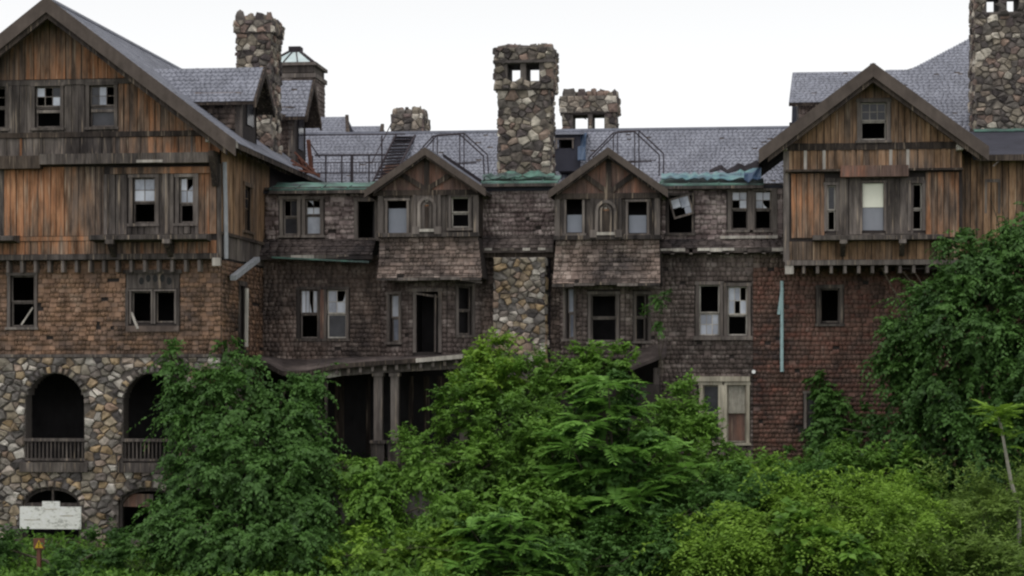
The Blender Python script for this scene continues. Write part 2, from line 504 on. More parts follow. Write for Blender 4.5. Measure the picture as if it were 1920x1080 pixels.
def window(W, F, u0, u1, v0, v1, up=None, lo=None, cas=.11, mat='casing', split=.5, sill=True, w0=0.0, sash_mat=None, proud=.075, lean=0.0, head=None):
    """casing (the window's own mesh) > sash, panes, sill.  up / lo: (columns, rows, pattern) with # a pane pale with dust and painted sky, d a dark pane and . a broken one"""
    mb = MB(); c = cas
    mb.box(F, u0 - c, u0, v0 - .02, v1 + .001, w0 - .03, w0 + proud).box(F, u1, u1 + c, v0 - .02, v1 + .001, w0 - .03, w0 + proud)
    mb.box(F, u0 - c - .03, u1 + c + .03, v1 + .002, v1 + (head or c), w0 - .03, w0 + proud + .012)
    o = mb.build('window', M[mat], W.root)
    sm = M[sash_mat or mat]
    if sill:
        MB().box(F, u0 - c - .05, u1 + c + .05, v0 - .11, v0 - .022, w0 - .02, w0 + proud + .05).build('sill', M[mat], o)
    vm = v0 + (v1 - v0) * split
    for st, a, b, wd in ((lo, v0, vm - .002, -.13), (up, vm + .002, v1, -.08)):
        if not st: continue
        cols, rows, pat = st; fr = .05
        ms = MB(); wa, wb = w0 + wd - .035, w0 + wd
        ms.box(F, u0 + .003, u0 + fr, a, b, wa, wb).box(F, u1 - fr, u1 - .003, a, b, wa, wb)
        ms.box(F, u0 + fr, u1 - fr, a, a + fr, wa, wb).box(F, u0 + fr, u1 - fr, b - fr, b, wa, wb)
        iu0, iu1, ia, ib = u0 + fr, u1 - fr, a + fr, b - fr
        for i in range(1, cols):
            x = iu0 + (iu1 - iu0) * i / cols; ms.box(F, x - .012, x + .012, ia, ib, wa + .005, wb - .005)
        for j in range(1, rows):
            z = ia + (ib - ia) * j / rows; ms.box(F, iu0, iu1, z - .012, z + .012, wa + .007, wb - .007)
        s = ms.build('sash', sm, o)
        k = 0
        for j in range(rows - 1, -1, -1):
            for i in range(cols):
                ch = pat[k % len(pat)]; k += 1
                x0 = iu0 + (iu1 - iu0) * i / cols; x1 = iu0 + (iu1 - iu0) * (i + 1) / cols
                z0 = ia + (ib - ia) * j / rows; z1 = ia + (ib - ia) * (j + 1) / rows
                if ch == '.':
                    if cols * rows > 1 and random.random() < .35:
                        sx, sz = random.choice(((x0, x1), (x1, x0))), random.choice(((z0, z1), (z1, z0)))
                        q = [(sx[0], sz[0]), (sx[0] + (sx[1] - sx[0]) * random.uniform(.3, .9), sz[0]), (sx[0] + (sx[1] - sx[0]) * random.uniform(.1, .3), sz[0] + (sz[1] - sz[0]) * random.uniform(.2, .4)), (sx[0], sz[0] + (sz[1] - sz[0]) * random.uniform(.4, .9))]
                        if (sx[1] - sx[0]) * (sz[1] - sz[0]) < 0: q = q[::-1]
                        MB().prism(F, q, w0 + wd - .021, w0 + wd - .016).build('pane_shard', M['glass'], o)
                    continue
                p = link('pane', unit_mesh('pane', CENT_V, M['glass' if ch == '#' else 'darkglass']), o)
                p.matrix_local = F.mat((x0 + x1) / 2, (z0 + z1) / 2, w0 + wd - .018 + random.uniform(-.002, .002), x1 - x0 + .004, z1 - z0 + .004, .006)
    return o

def curtain(F, o, u0, u1, v0, v1, w, mat, name='roller_shade', folds=0):
    if not folds:
        return MB().box(F, u0, u1, v0, v1, w - .012, w).build(name, mat, o)
    n = folds * 4; mb = MB()
    for i in range(n):
        a, b = u0 + (u1 - u0) * i / n, u0 + (u1 - u0) * (i + 1) / n
        wa, wb = (w + .03 * math.sin(i * math.pi / 2)), (w + .03 * math.sin((i + 1) * math.pi / 2))
        mb.hexa([F.p(a, v0, wa - .01), F.p(b, v0, wb - .01), F.p(b, v1, wb - .01), F.p(a, v1, wa - .01), F.p(a, v0, wa), F.p(b, v0, wb), F.p(b, v1, wb), F.p(a, v1, wa)])
    return mb.build(name, mat, o)

# ---------------------------------------------------------------- fieldstone: every stone an uneven cell of its own
def clip(poly, nx, ny, d):
    out = []
    for i in range(len(poly)):
        p, q = poly[i], poly[(i + 1) % len(poly)]
        a, b = p[0] * nx + p[1] * ny - d, q[0] * nx + q[1] * ny - d
        if a <= 0: out.append(p)
        if (a < 0 < b) or (b < 0 < a):
            t = a / (a - b); out.append((p[0] + (q[0] - p[0]) * t, p[1] + (q[1] - p[1]) * t))
    return out

def cells(u0, u1, v0, v1, size, asp=1.35, rng=None, ok=None):
    rng = rng or random
    su, sv = size * math.sqrt(asp), size / math.sqrt(asp)
    pts = []
    rows = max(1, round((v1 - v0) / sv)); dv = (v1 - v0) / rows
    for j in range(rows):
        n = max(1, round((u1 - u0) / su)); du = (u1 - u0) / n
        for i in range(-1, n + 1):
            if rng.random() < .13: continue
            x = u0 + (i + .5 + (.5 if j % 2 else 0) + rng.uniform(-.46, .46)) * du
            y = v0 + (j + .5 + rng.uniform(-.46, .46)) * dv
            if rng.random() < .12: pts.append((x + rng.uniform(-.7, .7) * du, y + rng.uniform(-.5, .5) * dv))
            if u0 - .02 < x < u1 + .02: pts.append((x, y))
    res = []
    for k, (x, y) in enumerate(pts):
        if ok and not ok(x, y): continue
        poly = [(u0, v0), (u1, v0), (u1, v1), (u0, v1)]
        for l, (x2, y2) in enumerate(pts):
            if l == k or abs(x2 - x) > su * 3 or abs(y2 - y) > sv * 3: continue
            nx, ny = (x2 - x), (y2 - y) * asp * asp
            mx, my = (x + x2) / 2, (y + y2) / 2
            poly = clip(poly, nx, ny, mx * nx + my * ny)
            if len(poly) < 3: break
        if len(poly) >= 3: res.append(((x, y), poly))
    return res

def area(poly):
    return abs(sum(poly[i][0] * poly[(i + 1) % len(poly)][1] - poly[(i + 1) % len(poly)][0] * poly[i][1] for i in range(len(poly)))) / 2

def stone_geo(F, poly, hgt, inset=.008, rng=random):
    cx = sum(p[0] for p in poly) / len(poly); cy = sum(p[1] for p in poly) / len(poly)
    R = max(.05, math.sqrt(area(poly) / math.pi))
    def ring(k, w, j):
        r = []
        for x, y in poly:
            dx, dy = x - cx, y - cy; L = math.hypot(dx, dy) or 1
            # pull sharp corners in, so that the stone is rounded
            LL = min(L, R * 1.3)
            q = max(.2, (LL - inset) / L) * k
            r.append(F.p(cx + dx * q, cy + dy * q, w + rng.uniform(-j, j)))
        return r
    n = len(poly)
    V = ring(1.0, -.03, 0) + ring(1.0, hgt * .5, .02) + ring(rng.uniform(.66, .82), hgt, .03)
    V.append(F.p(cx + rng.uniform(-.2, .2) * R, cy + rng.uniform(-.2, .2) * R, hgt * rng.uniform(.95, 1.3)))
    f = []
    for a in (0, n):
        for i in range(n):
            j = (i + 1) % n; f.append((a + i, a + j, a + n + j, a + n + i))
    for i in range(n): f.append((2 * n + i, 2 * n + (i + 1) % n, 3 * n))
    return V, f

STONE_LEFT = {}
def stones(W, wobj, F, u0, u1, v0, v1, size, mat, single=True, hgt=(.03, .10), asp=1.35, ok=None, push=None, inset=.008):
    joined = MB(); n = 0
    for (c, poly) in cells(u0, u1, v0, v1, size, asp, random, ok):
        if push: poly = [push(*p) for p in poly]
        if area(poly) < .012: continue
        V, f = stone_geo(F, poly, random.uniform(*hgt), inset)
        left = STONE_LEFT.setdefault(W.root.name, 300)
        if single and left > 0:
            STONE_LEFT[W.root.name] -= 1
            me = bpy.data.meshes.new('stone'); me.from_pydata([tuple(v) for v in V], [], f); me.materials.append(mat)
            link('stone', me, wobj); n += 1
        else:
            b = len(joined.v); joined.v += [tuple(v) for v in V]; joined.f += [tuple(b + i for i in q) for q in f]
    if joined.v: joined.build('stone', mat, wobj, 'stuff')
    return n

def chimney(W, x0, x1, y0, y1, z0, z1, size, holes=(), single=True, flare=None, rough_top=False, name='chimney'):
    """a stone stack; holes in the front run right through; flare = (z, extra) widens the head"""
    Ff = front(y0)
    parts = [(z0, z1, 0.0)] if not flare else [(z0, flare[0], 0.0), (flare[0] + .002, z1, flare[1])]
    core = MB()
    def add(F, u0, u1, v0, v1, hs, th):
        us = sorted({u0, u1} | {h[0] for h in hs} | {h[1] for h in hs})
        for a, b in zip(us, us[1:]):
            for c, d in cut(v0, v1, [(h[2], h[3]) for h in hs if h[0] < (a + b) / 2 < h[1]]): core.box(F, a, b, c, d, -th, 0)
    for za, zb, e in parts:
        F = front(y0 - e); hs = [h for h in holes if h[2] < zb and h[3] > za]
        add(F, x0 - e, x1 + e, za, zb, hs, y1 - y0 + 2 * e)
    o = core.build(name, M['mortar'], W.root)
    for za, zb, e in parts:
        hs = [h for h in holes if h[2] < zb and h[3] > za]
        def ok(x, y): return not any(h[0] < x < h[1] and h[2] < y < h[3] for h in hs)
        def push(x, y):
            for h in hs:
                if h[0] - .01 < x < h[1] + .01 and h[2] - .01 < y < h[3] + .01:
                    m = min((x - h[0], 'a'), (h[1] - x, 'b'), (y - h[2], 'c'), (h[3] - y, 'd'))[1]
                    return {'a': (h[0] - .02, y), 'b': (h[1] + .02, y), 'c': (x, h[2] - .02), 'd': (x, h[3] + .02)}[m]
            return (x, y)
        m = .05
        stones(W, o, front(y0 - e), x0 - e - m, x1 + e + m, za, zb, size, M['chimstone'], single, (.03, .10), 1.25, ok, push)
        stones(W, o, sideR(x1 + e), y0 - e - m, y1 + e + m, za, zb, size, M['chimstone'], False, (.03, .10), 1.25)
        stones(W, o, sideL(x0 - e), -y1 - e - m, -y0 + e + m, za, zb, size, M['chimstone'], False, (.03, .10), 1.25)
        B = Face((0, y1 + e, 0), (-1, 0, 0))
        stones(W, o, B, -x1 - e - m, -x0 + e + m, za, zb, size, M['chimstone'], False, (.03, .10), 1.25, lambda x, y: ok(-x, y), lambda x, y: (lambda q: (-q[0], q[1]))(push(-x, y)))
    e = parts[-1][2]
    T = Face((0, 0, z1), (1, 0, 0), (0, 1, 0))
    stones(W, o, T, x0 - e, x1 + e, y0 - e, y1 + e, size, M['chimstone'], False, (.1, .34) if rough_top else (.05, .16), 1.1)
    return o

# ---------------------------------------------------------------- roofs
def slates(W, robj, F, ulim, v0, v1, mat=None, exp=.115, wid=(.12, .26)):
    shingles(W, robj, F, 0, 0, v0, v1, mat or M['slate'], (), exp, wid, .008, ulim, 'slate', 1.0, .010)

def gable_roof(W, xa, za, hw, drop, y0, y1, bh=.3, bt=.07, th=.14, slate=True, inner=True, barge='barge', name='roof', slate_both=True):
    """ridge along the depth; slabs, slates and bargeboards"""
    P = front(0)   # u = X, v = Z, w = -Y
    mb = MB()
    for s in (-1, 1):
        xe, ze = xa + s * hw, za - drop
        x2 = xa + s * .001
        poly = [(x2, za), (xe, ze), (xe, ze - th), (x2, za - th)]
        if s > 0: poly = poly[::-1]
        mb.prism(P, poly, -y1, -y0)
    r = mb.build(name, M['dark'], W.root)
    L = math.hypot(hw, drop)
    if slate:
        for s in (1, -1):
            # face outward: u along depth, v up the slope
            if s > 0: F = Face((xa + hw, 0, za - drop), (0, 1, 0), (-hw, 0, drop))
            else: F = Face((xa - hw, 0, za - drop), (0, -1, 0), (hw, 0, drop))
            lim = (lambda v: (y0, y1)) if s > 0 else (lambda v: (-y1, -y0))
            slates(W, r, F, lim, 0, L)
        MB().box(front(0), xa - .09, xa + .09, za - .02, za + .06, -y1, -y0 - .002).build('ridge_cap', M['slate'], r)
    for s in (-1, 1):
        xe, ze = xa + s * (hw + .02), za - drop - .02 * drop / hw
        x2 = xa + s * .002
        poly = [(x2, za + .07), (xe, ze + .07), (xe, ze - bh), (x2, za - bh)]
        if s > 0: poly = poly[::-1]
        MB().prism(P, poly, -y0 + .002, -y0 + bt).build('bargeboard', M[barge], W.root)
        if inner:
            k = bh * .42
            poly = [(x2, za - bh + .05), (xe - s * .3, ze + .3 * drop / hw - bh + .05), (xe - s * .3, ze + .3 * drop / hw - bh - k), (x2, za - bh - k)]
            if s > 0: poly = poly[::-1]
            MB().prism(P, poly, -y0 - .16, -y0 - .004).build('bargeboard', M['dark'], W.root)
    return r

def joists(W, F, us, v0, v1, wd, w0, w1, mat='casing'):
    for u in us:
        MB().box(F, u - wd / 2, u + wd / 2, v0, v1, w0, w1).build('joist', M[mat], W.root)

def bracket(W, F, u, vtop, drop, out, wd=.14, mat='dark'):
    S = Face(F.p(u - wd / 2, 0, 0), F.N, F.V)   # u' = outwards
    n = S.N
    mb = MB()
    k = wd if (F.p(u + wd / 2, 0, 0) - F.p(u - wd / 2, 0, 0)).dot(n) > 0 else -wd
    poly = [(0, vtop), (0, vtop - drop), (.12, vtop - drop), (out, vtop - .16), (out, vtop)]
    mb.prism(S, poly, min(0, k), max(0, k))
    return mb.build('bracket', M[mat], W.root)
# ================================================================ ground, with the rise towards the right
def smooth(a, b, x):
    t = np.clip((x - a) / (b - a), 0, 1); return t * t * (3 - 2 * t)
XR0 = XA(450, 64)
def ground_z(X, Y):
    X = np.asarray(X, float); Y = np.asarray(Y, float)
    base = 4.2 - 4.5 * smooth(0, 46, Y) + .55 * np.clip((Y - 60) / 4, 0, 1)
    rise = smooth(XR0 - 1.5, XR0 + 3, X) * np.clip((Y - 59) / 9, 0, 1) * 2.5
    bump = .10 * np.sin(X * 1.3 + Y * .7) + .07 * np.sin(X * .6 - Y * 1.9)
    return base + rise + bump * smooth(20, 40, Y)
def build_ground():
    xs = np.concatenate([np.linspace(-1800, -60, 12)[:-1], np.linspace(-60, 70, 131), np.linspace(70, 1800, 12)[1:]])
    ys = np.concatenate([np.linspace(-40, 40, 17)[:-1], np.linspace(40, 76, 73), np.linspace(76, 3000, 14)[1:]])
    X, Y = np.meshgrid(xs, ys); Z = ground_z(X, Y)
    n, m = X.shape
    V = np.stack([X, Y, Z], -1).reshape(-1, 3)
    i = np.arange(n * m).reshape(n, m)
    idx = np.stack([i[:-1, :-1], i[:-1, 1:], i[1:, 1:], i[1:, :-1]], -1).reshape(-1)
    np_mesh('ground', V, 4, idx, M['ground'], None, 'structure')
build_ground()

# ================================================================ LEFT WING
YL = 64.0
A = Wing('timber_wing', 'tall gabled wing of orange weathered boards over fieldstone arches', 'building', (XA(88, YL), YL, .4), 'wings of the derelict hall')
zl = lambda py, px=210: ZA(px, py, YL)
XAP = XA(88, 63.1); XRC = XA(412, YL); XLC = 2 * XAP - XRC
F0 = front(YL)                       # board tiers
F1 = front(YL + .35)                 # shingle storey, below the overhang
FS = front(YL + .3)                  # fieldstone
# roof
z_ap = ZA(88, -2, 63.1); hw = XA(441, 63.1) - XAP; z_ev = ZA(441, 266, 63.1); drop = z_ap - z_ev
YB = 79.5
gable_roof(A, XAP, z_ap, hw, drop, 63.1, YB, .44, .09, .18)
roofline = lambda x: z_ap - .2 - abs(x - XAP) * drop / hw
# gable tiers
h_up = []
def gw(x0, x1, y0, y1, Y, ref=None): return (XA(x0, Y), XA(x1, Y), ZA(ref or x0, y1, Y), ZA(ref or x0, y0, Y))
win_up = [gw(66, 114, 161, 238, YL, 140), gw(168, 215, 161, 238, YL, 140), gw(-36, 11, 161, 238, YL, 140)]
z250, z292, z312, z152 = zl(252), zl(292), zl(312), zl(153)
wo = wall(A, 'gable_wall', F0, XLC, XRC, z292, 99, win_up, .25, M['under'], 2.5, roofline)
ex = [grow(h, .12) for h in win_up]
planks(A, wo, F0, XLC, XRC, z152 + .1, 99, M['orange'], (), (.2, .34), lambda x: roofline(x) + .1)
u_a, u_b = XA(-50, YL), XA(222, YL)
planks(A, wo, F0, u_b, XRC, z250 + .08, z152 - .08, M['orange'], (), (.18, .3), lambda x: roofline(x) + .1)
planks(A, wo, F0, XLC, u_a, z250 + .08, z152 - .08, M['orange'], (), (.18, .3), lambda x: roofline(x) + .1)
planks(A, wo, F0, u_a, u_b, z250 + .08, z152 - .08, M['grey'], ex, (.16, .26))
planks(A, wo, F0, XLC, XA(225, YL), z292 + .0, z250 - .1, M['grey'], (), (.5, .75), miss=.0)
planks(A, wo, F0, XA(225, YL), XRC, z292 + .0, z250 - .1, M['orange'], (), (.2, .38), lambda x: roofline(x) + .1)
lim = lambda z: min(hw - .5, (z_ap - .35 - z) * hw / drop)
for z, hgt, pr, mt in ((z152, .16, .07, 'grey'), (z250, .17, .09, 'dark')):
    l = min(lim(z), XRC - XAP)
    MB().box(F0, XAP - l, XAP + l, z - hgt / 2, z + hgt / 2, -.02, pr).build('trim_board', M[mt], A.root)
# bent pieces of batten on the panel row
for px in (-10, 40, 118, 163, 215, 235, 262, 291, 325, 360):
    u = XA(px, YL); MB().box(F0, u - .035, u + .035, z292 + .02, z250 - .1, .03, .062).build('batten', M['grey' if random.random() < .6 else 'orange'], A.root)
# the projecting beam: left piece darker and deeper
MB().box(F0, XLC - .1, XA(82, YL), zl(316), zl(292), -.02, .36).build('beam', M['dark'], A.root)
MB().box(F0, XA(82, YL) + .004, XA(398, YL), zl(309), zl(290), -.02, .42).build('beam', M['grey'], A.root)
MB().box(F0, XA(263, YL), XA(312, YL), zl(308), zl(303), .425, .44).build('batten', M['palewood'], A.root)
# board tier with window bay
uB0, uB1 = XA(196, YL), XA(402, YL)
win_m = [gw(249, 291, 333, 418, YL, 300), gw(336, 363, 333, 418, YL, 300), gw(-60, -20, 333, 418, YL, 0)]
z_led, z_j = zl(440), zl(482)
wo = wall(A, 'board_wall', F0, XLC, XRC, z_j, z292 - .002, win_m, .25, M['under'], 3.0)
ex = [grow(h, .12) for h in win_m]
planks(A, wo, F0, XLC, XA(-90, YL), z_led - .02, zl(312), M['orange'], (), (.17, .28))
planks(A, wo, F0, XA(-90, YL), XA(8, YL), z_led - .02, zl(312), M['grey'], ex, (.17, .28))
planks(A, wo, F0, XA(8, YL), uB0, z_led - .04, zl(312), M['orange'], (), (.17, .3))
planks(A, wo, F0, uB0, XA(372, YL), z_led, zl(327), M['grey'], ex, (.15, .24), thick=.05)
planks(A, wo, F0, XA(372, YL), XRC - .1, z_led, zl(322), M['orange'], (), (.15, .22))
MB().box(F0, XA(208, YL), XA(398, YL), zl(327), zl(315), .0, .12).build('bay_head', M['orange'], A.root)
for px in (199, 232, 296, 312, 370):
    MB().box(F0, XA(px, YL) - .05, XA(px, YL) + .05, z_led, zl(327), .0, .085).build('post', M['casing'], A.root)
planks(A, wo, F0, XLC, XRC - .1, z_j + .1, zl(452), M['orange'], (), (.18, .3), miss=.03)
MB().box(F0, XLC, XA(190, YL), zl(451), zl(443), 0, .06).build('trim_board', M['orange'], A.root)
MB().box(F0, XLC - .05, XRC, z_j - .08, z_j + .1, 0, .1).build('trim_board', M['grey'], A.root)
# ledges and brackets
for a, b in ((178, 396), (-120, 38)):
    MB().hexa([F0.p(XA(a, YL), z_led - .26, 0), F0.p(XA(b, YL), z_led - .26, 0), F0.p(XA(b, YL), z_led, 0), F0.p(XA(a, YL), z_led, 0),
               F0.p(XA(a, YL), z_led - .2, .62), F0.p(XA(b, YL), z_led - .2, .62), F0.p(XA(b, YL), z_led - .06, .62), F0.p(XA(a, YL), z_led - .06, .62)]).build('ledge', M['trim'], A.root)
for px in (216, 322, -15):
    bracket(A, F0, XA(px, YL), z_led - .25, .5, .55, .16, 'dark')
    MB().box(F0, XA(px, YL) - .13, XA(px, YL) + .13, z_led - .34, z_led - .2, .45, .66).build('ledge_end', M['casing'], A.root)
# windows of the board tiers
window(A, F0, *win_up[0], up=(3, 2, '#.d..#'), lo=(1, 1, '.'), mat='grey', sash_mat='casing')
o = window(A, F0, *win_up[1], up=(3, 2, 'd#.d#.'), lo=(1, 1, 'd'), mat='grey', sash_mat='casing')
window(A, F0, *win_up[2], up=(3, 2, '#d.#..'), lo=(1, 1, '.'), mat='grey', sash_mat='casing')
F0.o.y += 0
for h, px0 in ((win_up[0], 66), (win_up[1], 168)):
    # hanging remains of a lower sash
    MB().box(F0, h[0] + .03, h[1] - .03, h[2] + .48, h[2] + .58, -.12, -.06).build('broken_rail', M['casing'], A.root)
window(A, F0, *win_m[0], up=(2, 2, '####'), lo=(1, 1, '.'), mat='casing', split=.46)
window(A, F0, *win_m[1], up=(2, 2, '#.##'), lo=(1, 1, '.'), mat='casing', split=.42)
window(A, F0, *win_m[2], up=(2, 2, '#.##'), lo=(1, 1, '.'), mat='casing', split=.46)
# overhang: soffit and joist ends
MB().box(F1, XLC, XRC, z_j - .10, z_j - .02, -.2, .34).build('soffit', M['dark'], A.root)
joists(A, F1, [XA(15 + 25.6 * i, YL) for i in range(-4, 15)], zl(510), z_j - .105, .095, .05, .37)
MB().box(F0, XA(400, YL), XA(415, YL), zl(500), zl(485), .02, .16).build('joist', M['palewood'], A.root)
# shingle storey
Y1 = YL + .35
w_s = [gw(20, 65, 517, 612, Y1, 40), gw(247, 284, 546, 606, Y1, 288), gw(292, 328, 546, 606, Y1, 288), gw(-200, -160, 530, 612, Y1, 0)]
z_sb, z_st = ZA(200, 664, Y1), z_j - .03
wo = wall(A, 'shingle_wall', F1, XLC + .05, XRC - .05, z_sb, z_st, w_s, .25, M['under'], 3.0)
exs = [grow(w_s[0], .12), gw(236, 338, 512, 622, Y1, 288)]
shingles(A, wo, F1, XLC + .05, XRC - .05, z_sb, z_st, M['sh_brown'], exs, .158)
window(A, F1, *w_s[0], up=(1, 1, '.'), lo=(1, 1, '.'), cas=.1, mat='casing', split=.48)
hb = w_s[0]; MB().bar(F1.p(hb[0] + .35, hb[2] + .05, -.05), F1.p(hb[1] - .05, hb[2] + .62, .02), .05).build('broken_rail', M['palewood'], A.root)
window(A, F1, *w_s[1], up=(1, 1, '.'), lo=None, split=.02, cas=.06, mat='casing', sill=False)
window(A, F1, *w_s[2], up=(1, 1, '.'), lo=None, split=.02, cas=.06, mat='casing', sill=False)
a, b = XA(238, Y1), XA(337, Y1)
MB().box(F1, a, b, ZA(288, 622, Y1), ZA(288, 611, Y1), -.01, .13).build('sill', M['sh_dark'], A.root)
fan = MB().box(F1, a, b, ZA(288, 541, Y1), ZA(288, 513, Y1), -.01, .05)
fo = fan.build('fanlight_panel', M['trim'], A.root)
for i in range(5):
    u = XA(266 + i * 13, Y1); z = ZA(288, 527 - (5 if 0 < i < 4 else 0), Y1)
    MB().prism(F1, [(u + .085 * math.cos(k * math.pi / 4), z + .13 * math.sin(k * math.pi / 4)) for k in range(8)], .051, .056).build('painted_fan_opening', M['black'], fo)  # solid black plates; the darkness of the openings is painted on
for px in (239, 335):
    MB().box(F1, XA(px, Y1) - .05, XA(px, Y1) + .05, ZA(288, 611, Y1), ZA(288, 541, Y1), -.01, .09).build('post', M['trim'], A.root)
MB().box(F1, a - .1, b + .1, ZA(288, 513, Y1), ZA(288, 506, Y1), -.01, .12).build('window_head', M['trim'], A.root)
MB().bar(F1.p(XA(247, Y1), ZA(247, 586, Y1), .03), F1.p(XA(262, Y1), ZA(262, 617, Y1), .2), .06).build('broken_rail', M['palewood'], A.root)
MB().box(F1, XLC, XRC, z_sb - .1, z_sb, -.02, .12).build('water_table', M['trim'], A.root)

# fieldstone storeys with arches
YS0 = YL + .3
Fm = FS
zs = lambda py: ZA(150, py, YS0)
z_top, z_gr = z_sb - .1, -.2
arch = []
for (p0, p1, tp, sp, bt) in ((48, 158, 700, 758, 868), (231, 341, 700, 758, 868), (-130, -20, 700, 758, 868)):
    u0, u1 = XA(p0, YS0), XA(p1, YS0); arch.append(dict(u0=u0, u1=u1, c=(u0 + u1) / 2, rx=(u1 - u0) / 2, zs=zs(sp), ry=zs(tp) - zs(sp), zb=zs(bt)))
for (p0, p1, tp, sp, bt) in ((42, 150, 914, 948, 1012), (222, 335, 914, 948, 1012), (-140, -28, 914, 948, 1012)):
    u0, u1 = XA(p0, YS0), XA(p1, YS0); arch.append(dict(u0=u0, u1=u1, c=(u0 + u1) / 2, rx=(u1 - u0) / 2, zs=zs(sp), ry=zs(tp) - zs(sp), zb=zs(bt)))
def inside(x, y, g=0.0):
    for a in arch:
        if a['u0'] - g < x < a['u1'] + g and a['zb'] - g * .3 < y:
            if y <= a['zs'] or ((x - a['c']) / (a['rx'] + g)) ** 2 + ((y - a['zs']) / (a['ry'] + g)) ** 2 < 1: return a
    return None
def out(x, y, g=.02):
    a = inside(x, y, g)
    if not a: return (x, y)
    if y <= a['zs']:
        return (a['u0'] - g, y) if x < a['c'] else (a['u1'] + g, y)
    dx, dy = (x - a['c']) / (a['rx'] + g), (y - a['zs']) / (a['ry'] + g)
    L = math.hypot(dx, dy) or 1
    return (a['c'] + dx / L * (a['rx'] + g), a['zs'] + dy / L * (a['ry'] + g))
mb = MB()
xe0, xe1 = XLC + .02, XRC - .02
us = sorted({xe0, xe1} | {a['u0'] + (a['u1'] - a['u0']) * i / 20 for a in arch for i in range(21)})
for u, w in zip(us, us[1:]):
    m = (u + w) / 2; hs = []
    for a in arch:
        if a['u0'] < m < a['u1']:
            hs.append((a['zb'], a['zs'] + a['ry'] * math.sqrt(max(0, 1 - ((m - a['c']) / a['rx']) ** 2))))
    for c, d in cut(z_gr - 1, z_top, hs): mb.box(Fm, u, w, c, d, -.6, 0)
stone_wall = mb.build('stone_wall', M['mortar'], A.root)
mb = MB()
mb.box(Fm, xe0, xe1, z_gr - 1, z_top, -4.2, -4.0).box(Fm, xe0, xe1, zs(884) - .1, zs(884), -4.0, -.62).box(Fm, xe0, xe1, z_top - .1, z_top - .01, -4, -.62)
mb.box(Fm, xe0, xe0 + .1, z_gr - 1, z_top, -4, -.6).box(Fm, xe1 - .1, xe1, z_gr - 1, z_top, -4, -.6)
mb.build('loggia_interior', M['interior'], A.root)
GV = .26
def gv(x, y):
    for q in arch:
        if q['u0'] - GV < x < q['u1'] + GV and q['zb'] < y < q['zs'] - .12: return .02
    return GV
def ok_s(x, y): return not inside(x, y, gv(x, y) * .75)
STONE_LEFT[A.root.name] = 300
for ai, a in enumerate(arch):
    if a['u1'] < XA(-25, YS0): continue
    n = 17 if ai < 3 else 13
    for i in range(n):
        t0, t1 = math.pi * i / n + .03, math.pi * (i + 1) / n - .03
        q = []
        for t, g in ((t0, .015), (t1, .015), (t1, GV * random.uniform(.75, 1.1)), (t0, GV * random.uniform(.75, 1.1))):
            q.append((a['c'] + math.cos(t) * (a['rx'] + g), a['zs'] + math.sin(t) * (a['ry'] + g)))
        V, f = stone_geo(Fm, q, random.uniform(.04, .12), .006)
        STONE_LEFT[A.root.name] -= 1
        me = bpy.data.meshes.new('stone'); me.from_pydata([tuple(v) for v in V], [], f); me.materials.append(M['stone']); link('stone', me, stone_wall)
nst = stones(A, stone_wall, Fm, XA(-14, YS0), xe1, z_gr, z_top, .27, M['stone'], True, (.03, .12), 1.4, ok_s, lambda x, y: out(x, y, gv(x, y) * .8), .012)
stones(A, stone_wall, Fm, xe0, XA(-14, YS0) - .01, z_gr, z_top, .33, M['stone'], False, (.03, .1), 1.2, ok_s, lambda x, y: out(x, y, gv(x, y) * .8), .008)
print('stones', nst)
# balustrades
for a in arch[:3]:
    if a['u1'] < XA(-25, YS0): continue
    zr0, zr1 = zs(864), zs(822)
    rl = MB().box(Fm, a['u0'] - .06, a['u1'] + .06, zr1 - .1, zr1, -.1, .06).build('balustrade', M['trim'], A.root)
    MB().box(Fm, a['u0'] - .04, a['u1'] + .04, zr0, zr0 + .08, -.08, .04).build('bottom_rail', M['trim'], rl)
    n = 15
    for i in range(n):
        u = a['u0'] + (a['u1'] - a['u0']) * (i + .5) / n
        MB().tube([Fm.p(u, zr0 + .08, -.02), Fm.p(u, zr0 + .3, -.02), Fm.p(u, zr1 - .1, -.02)], .036, .03, 6).build('baluster', M['trim'], rl)
    MB().box(Fm, a['u0'] - .16, a['u1'] + .16, zs(885), zs(867), -.5, .16).build('stone_sill', M['trim'], A.root)
# lower arches: frames, boarding
for a in arch[3:5]:
    mb = MB()
    for i in range(12):
        t0, t1 = math.pi * i / 12, math.pi * (i + 1) / 12
        pts = []
        for w in (-.3, -.12):
            for t, k in ((t0, 0), (t1, 0), (t1, .1), (t0, .1)):
                pts.append(Fm.p(a['c'] + math.cos(t) * (a['rx'] - k), a['zs'] + math.sin(t) * (a['ry'] - k), w))
        mb.hexa(pts)
    mb.box(Fm, a['u0'], a['u0'] + .1, a['zb'], a['zs'], -.3, -.12).box(Fm, a['u1'] - .1, a['u1'], a['zb'], a['zs'], -.3, -.12)
    fr = mb.build('arched_window', M['trim'], A.root)
    if a is arch[3]:
        MB().box(Fm, a['u0'] + .1, a['u1'] - .1, zs(955), zs(944), -.28, -.14).box(Fm, a['c'] - .04, a['c'] + .04, zs(944), zs(920), -.27, -.15).build('transom', M['trim'], fr)
    else:
        MB().box(Fm, a['u0'] + .1, XA(283, YS0), zs(950), zs(926), -.26, -.2).build('board', M['panelwood'], fr)
        MB().box(Fm, XA(262, YS0), XA(277, YS0), zs(944), zs(926), -.196, -.17).build('board', M['orange'], fr)
        MB().box(Fm, XA(277, YS0), XA(285, YS0), a['zb'], zs(926), -.27, -.13).build('mullion', M['trim'], fr)

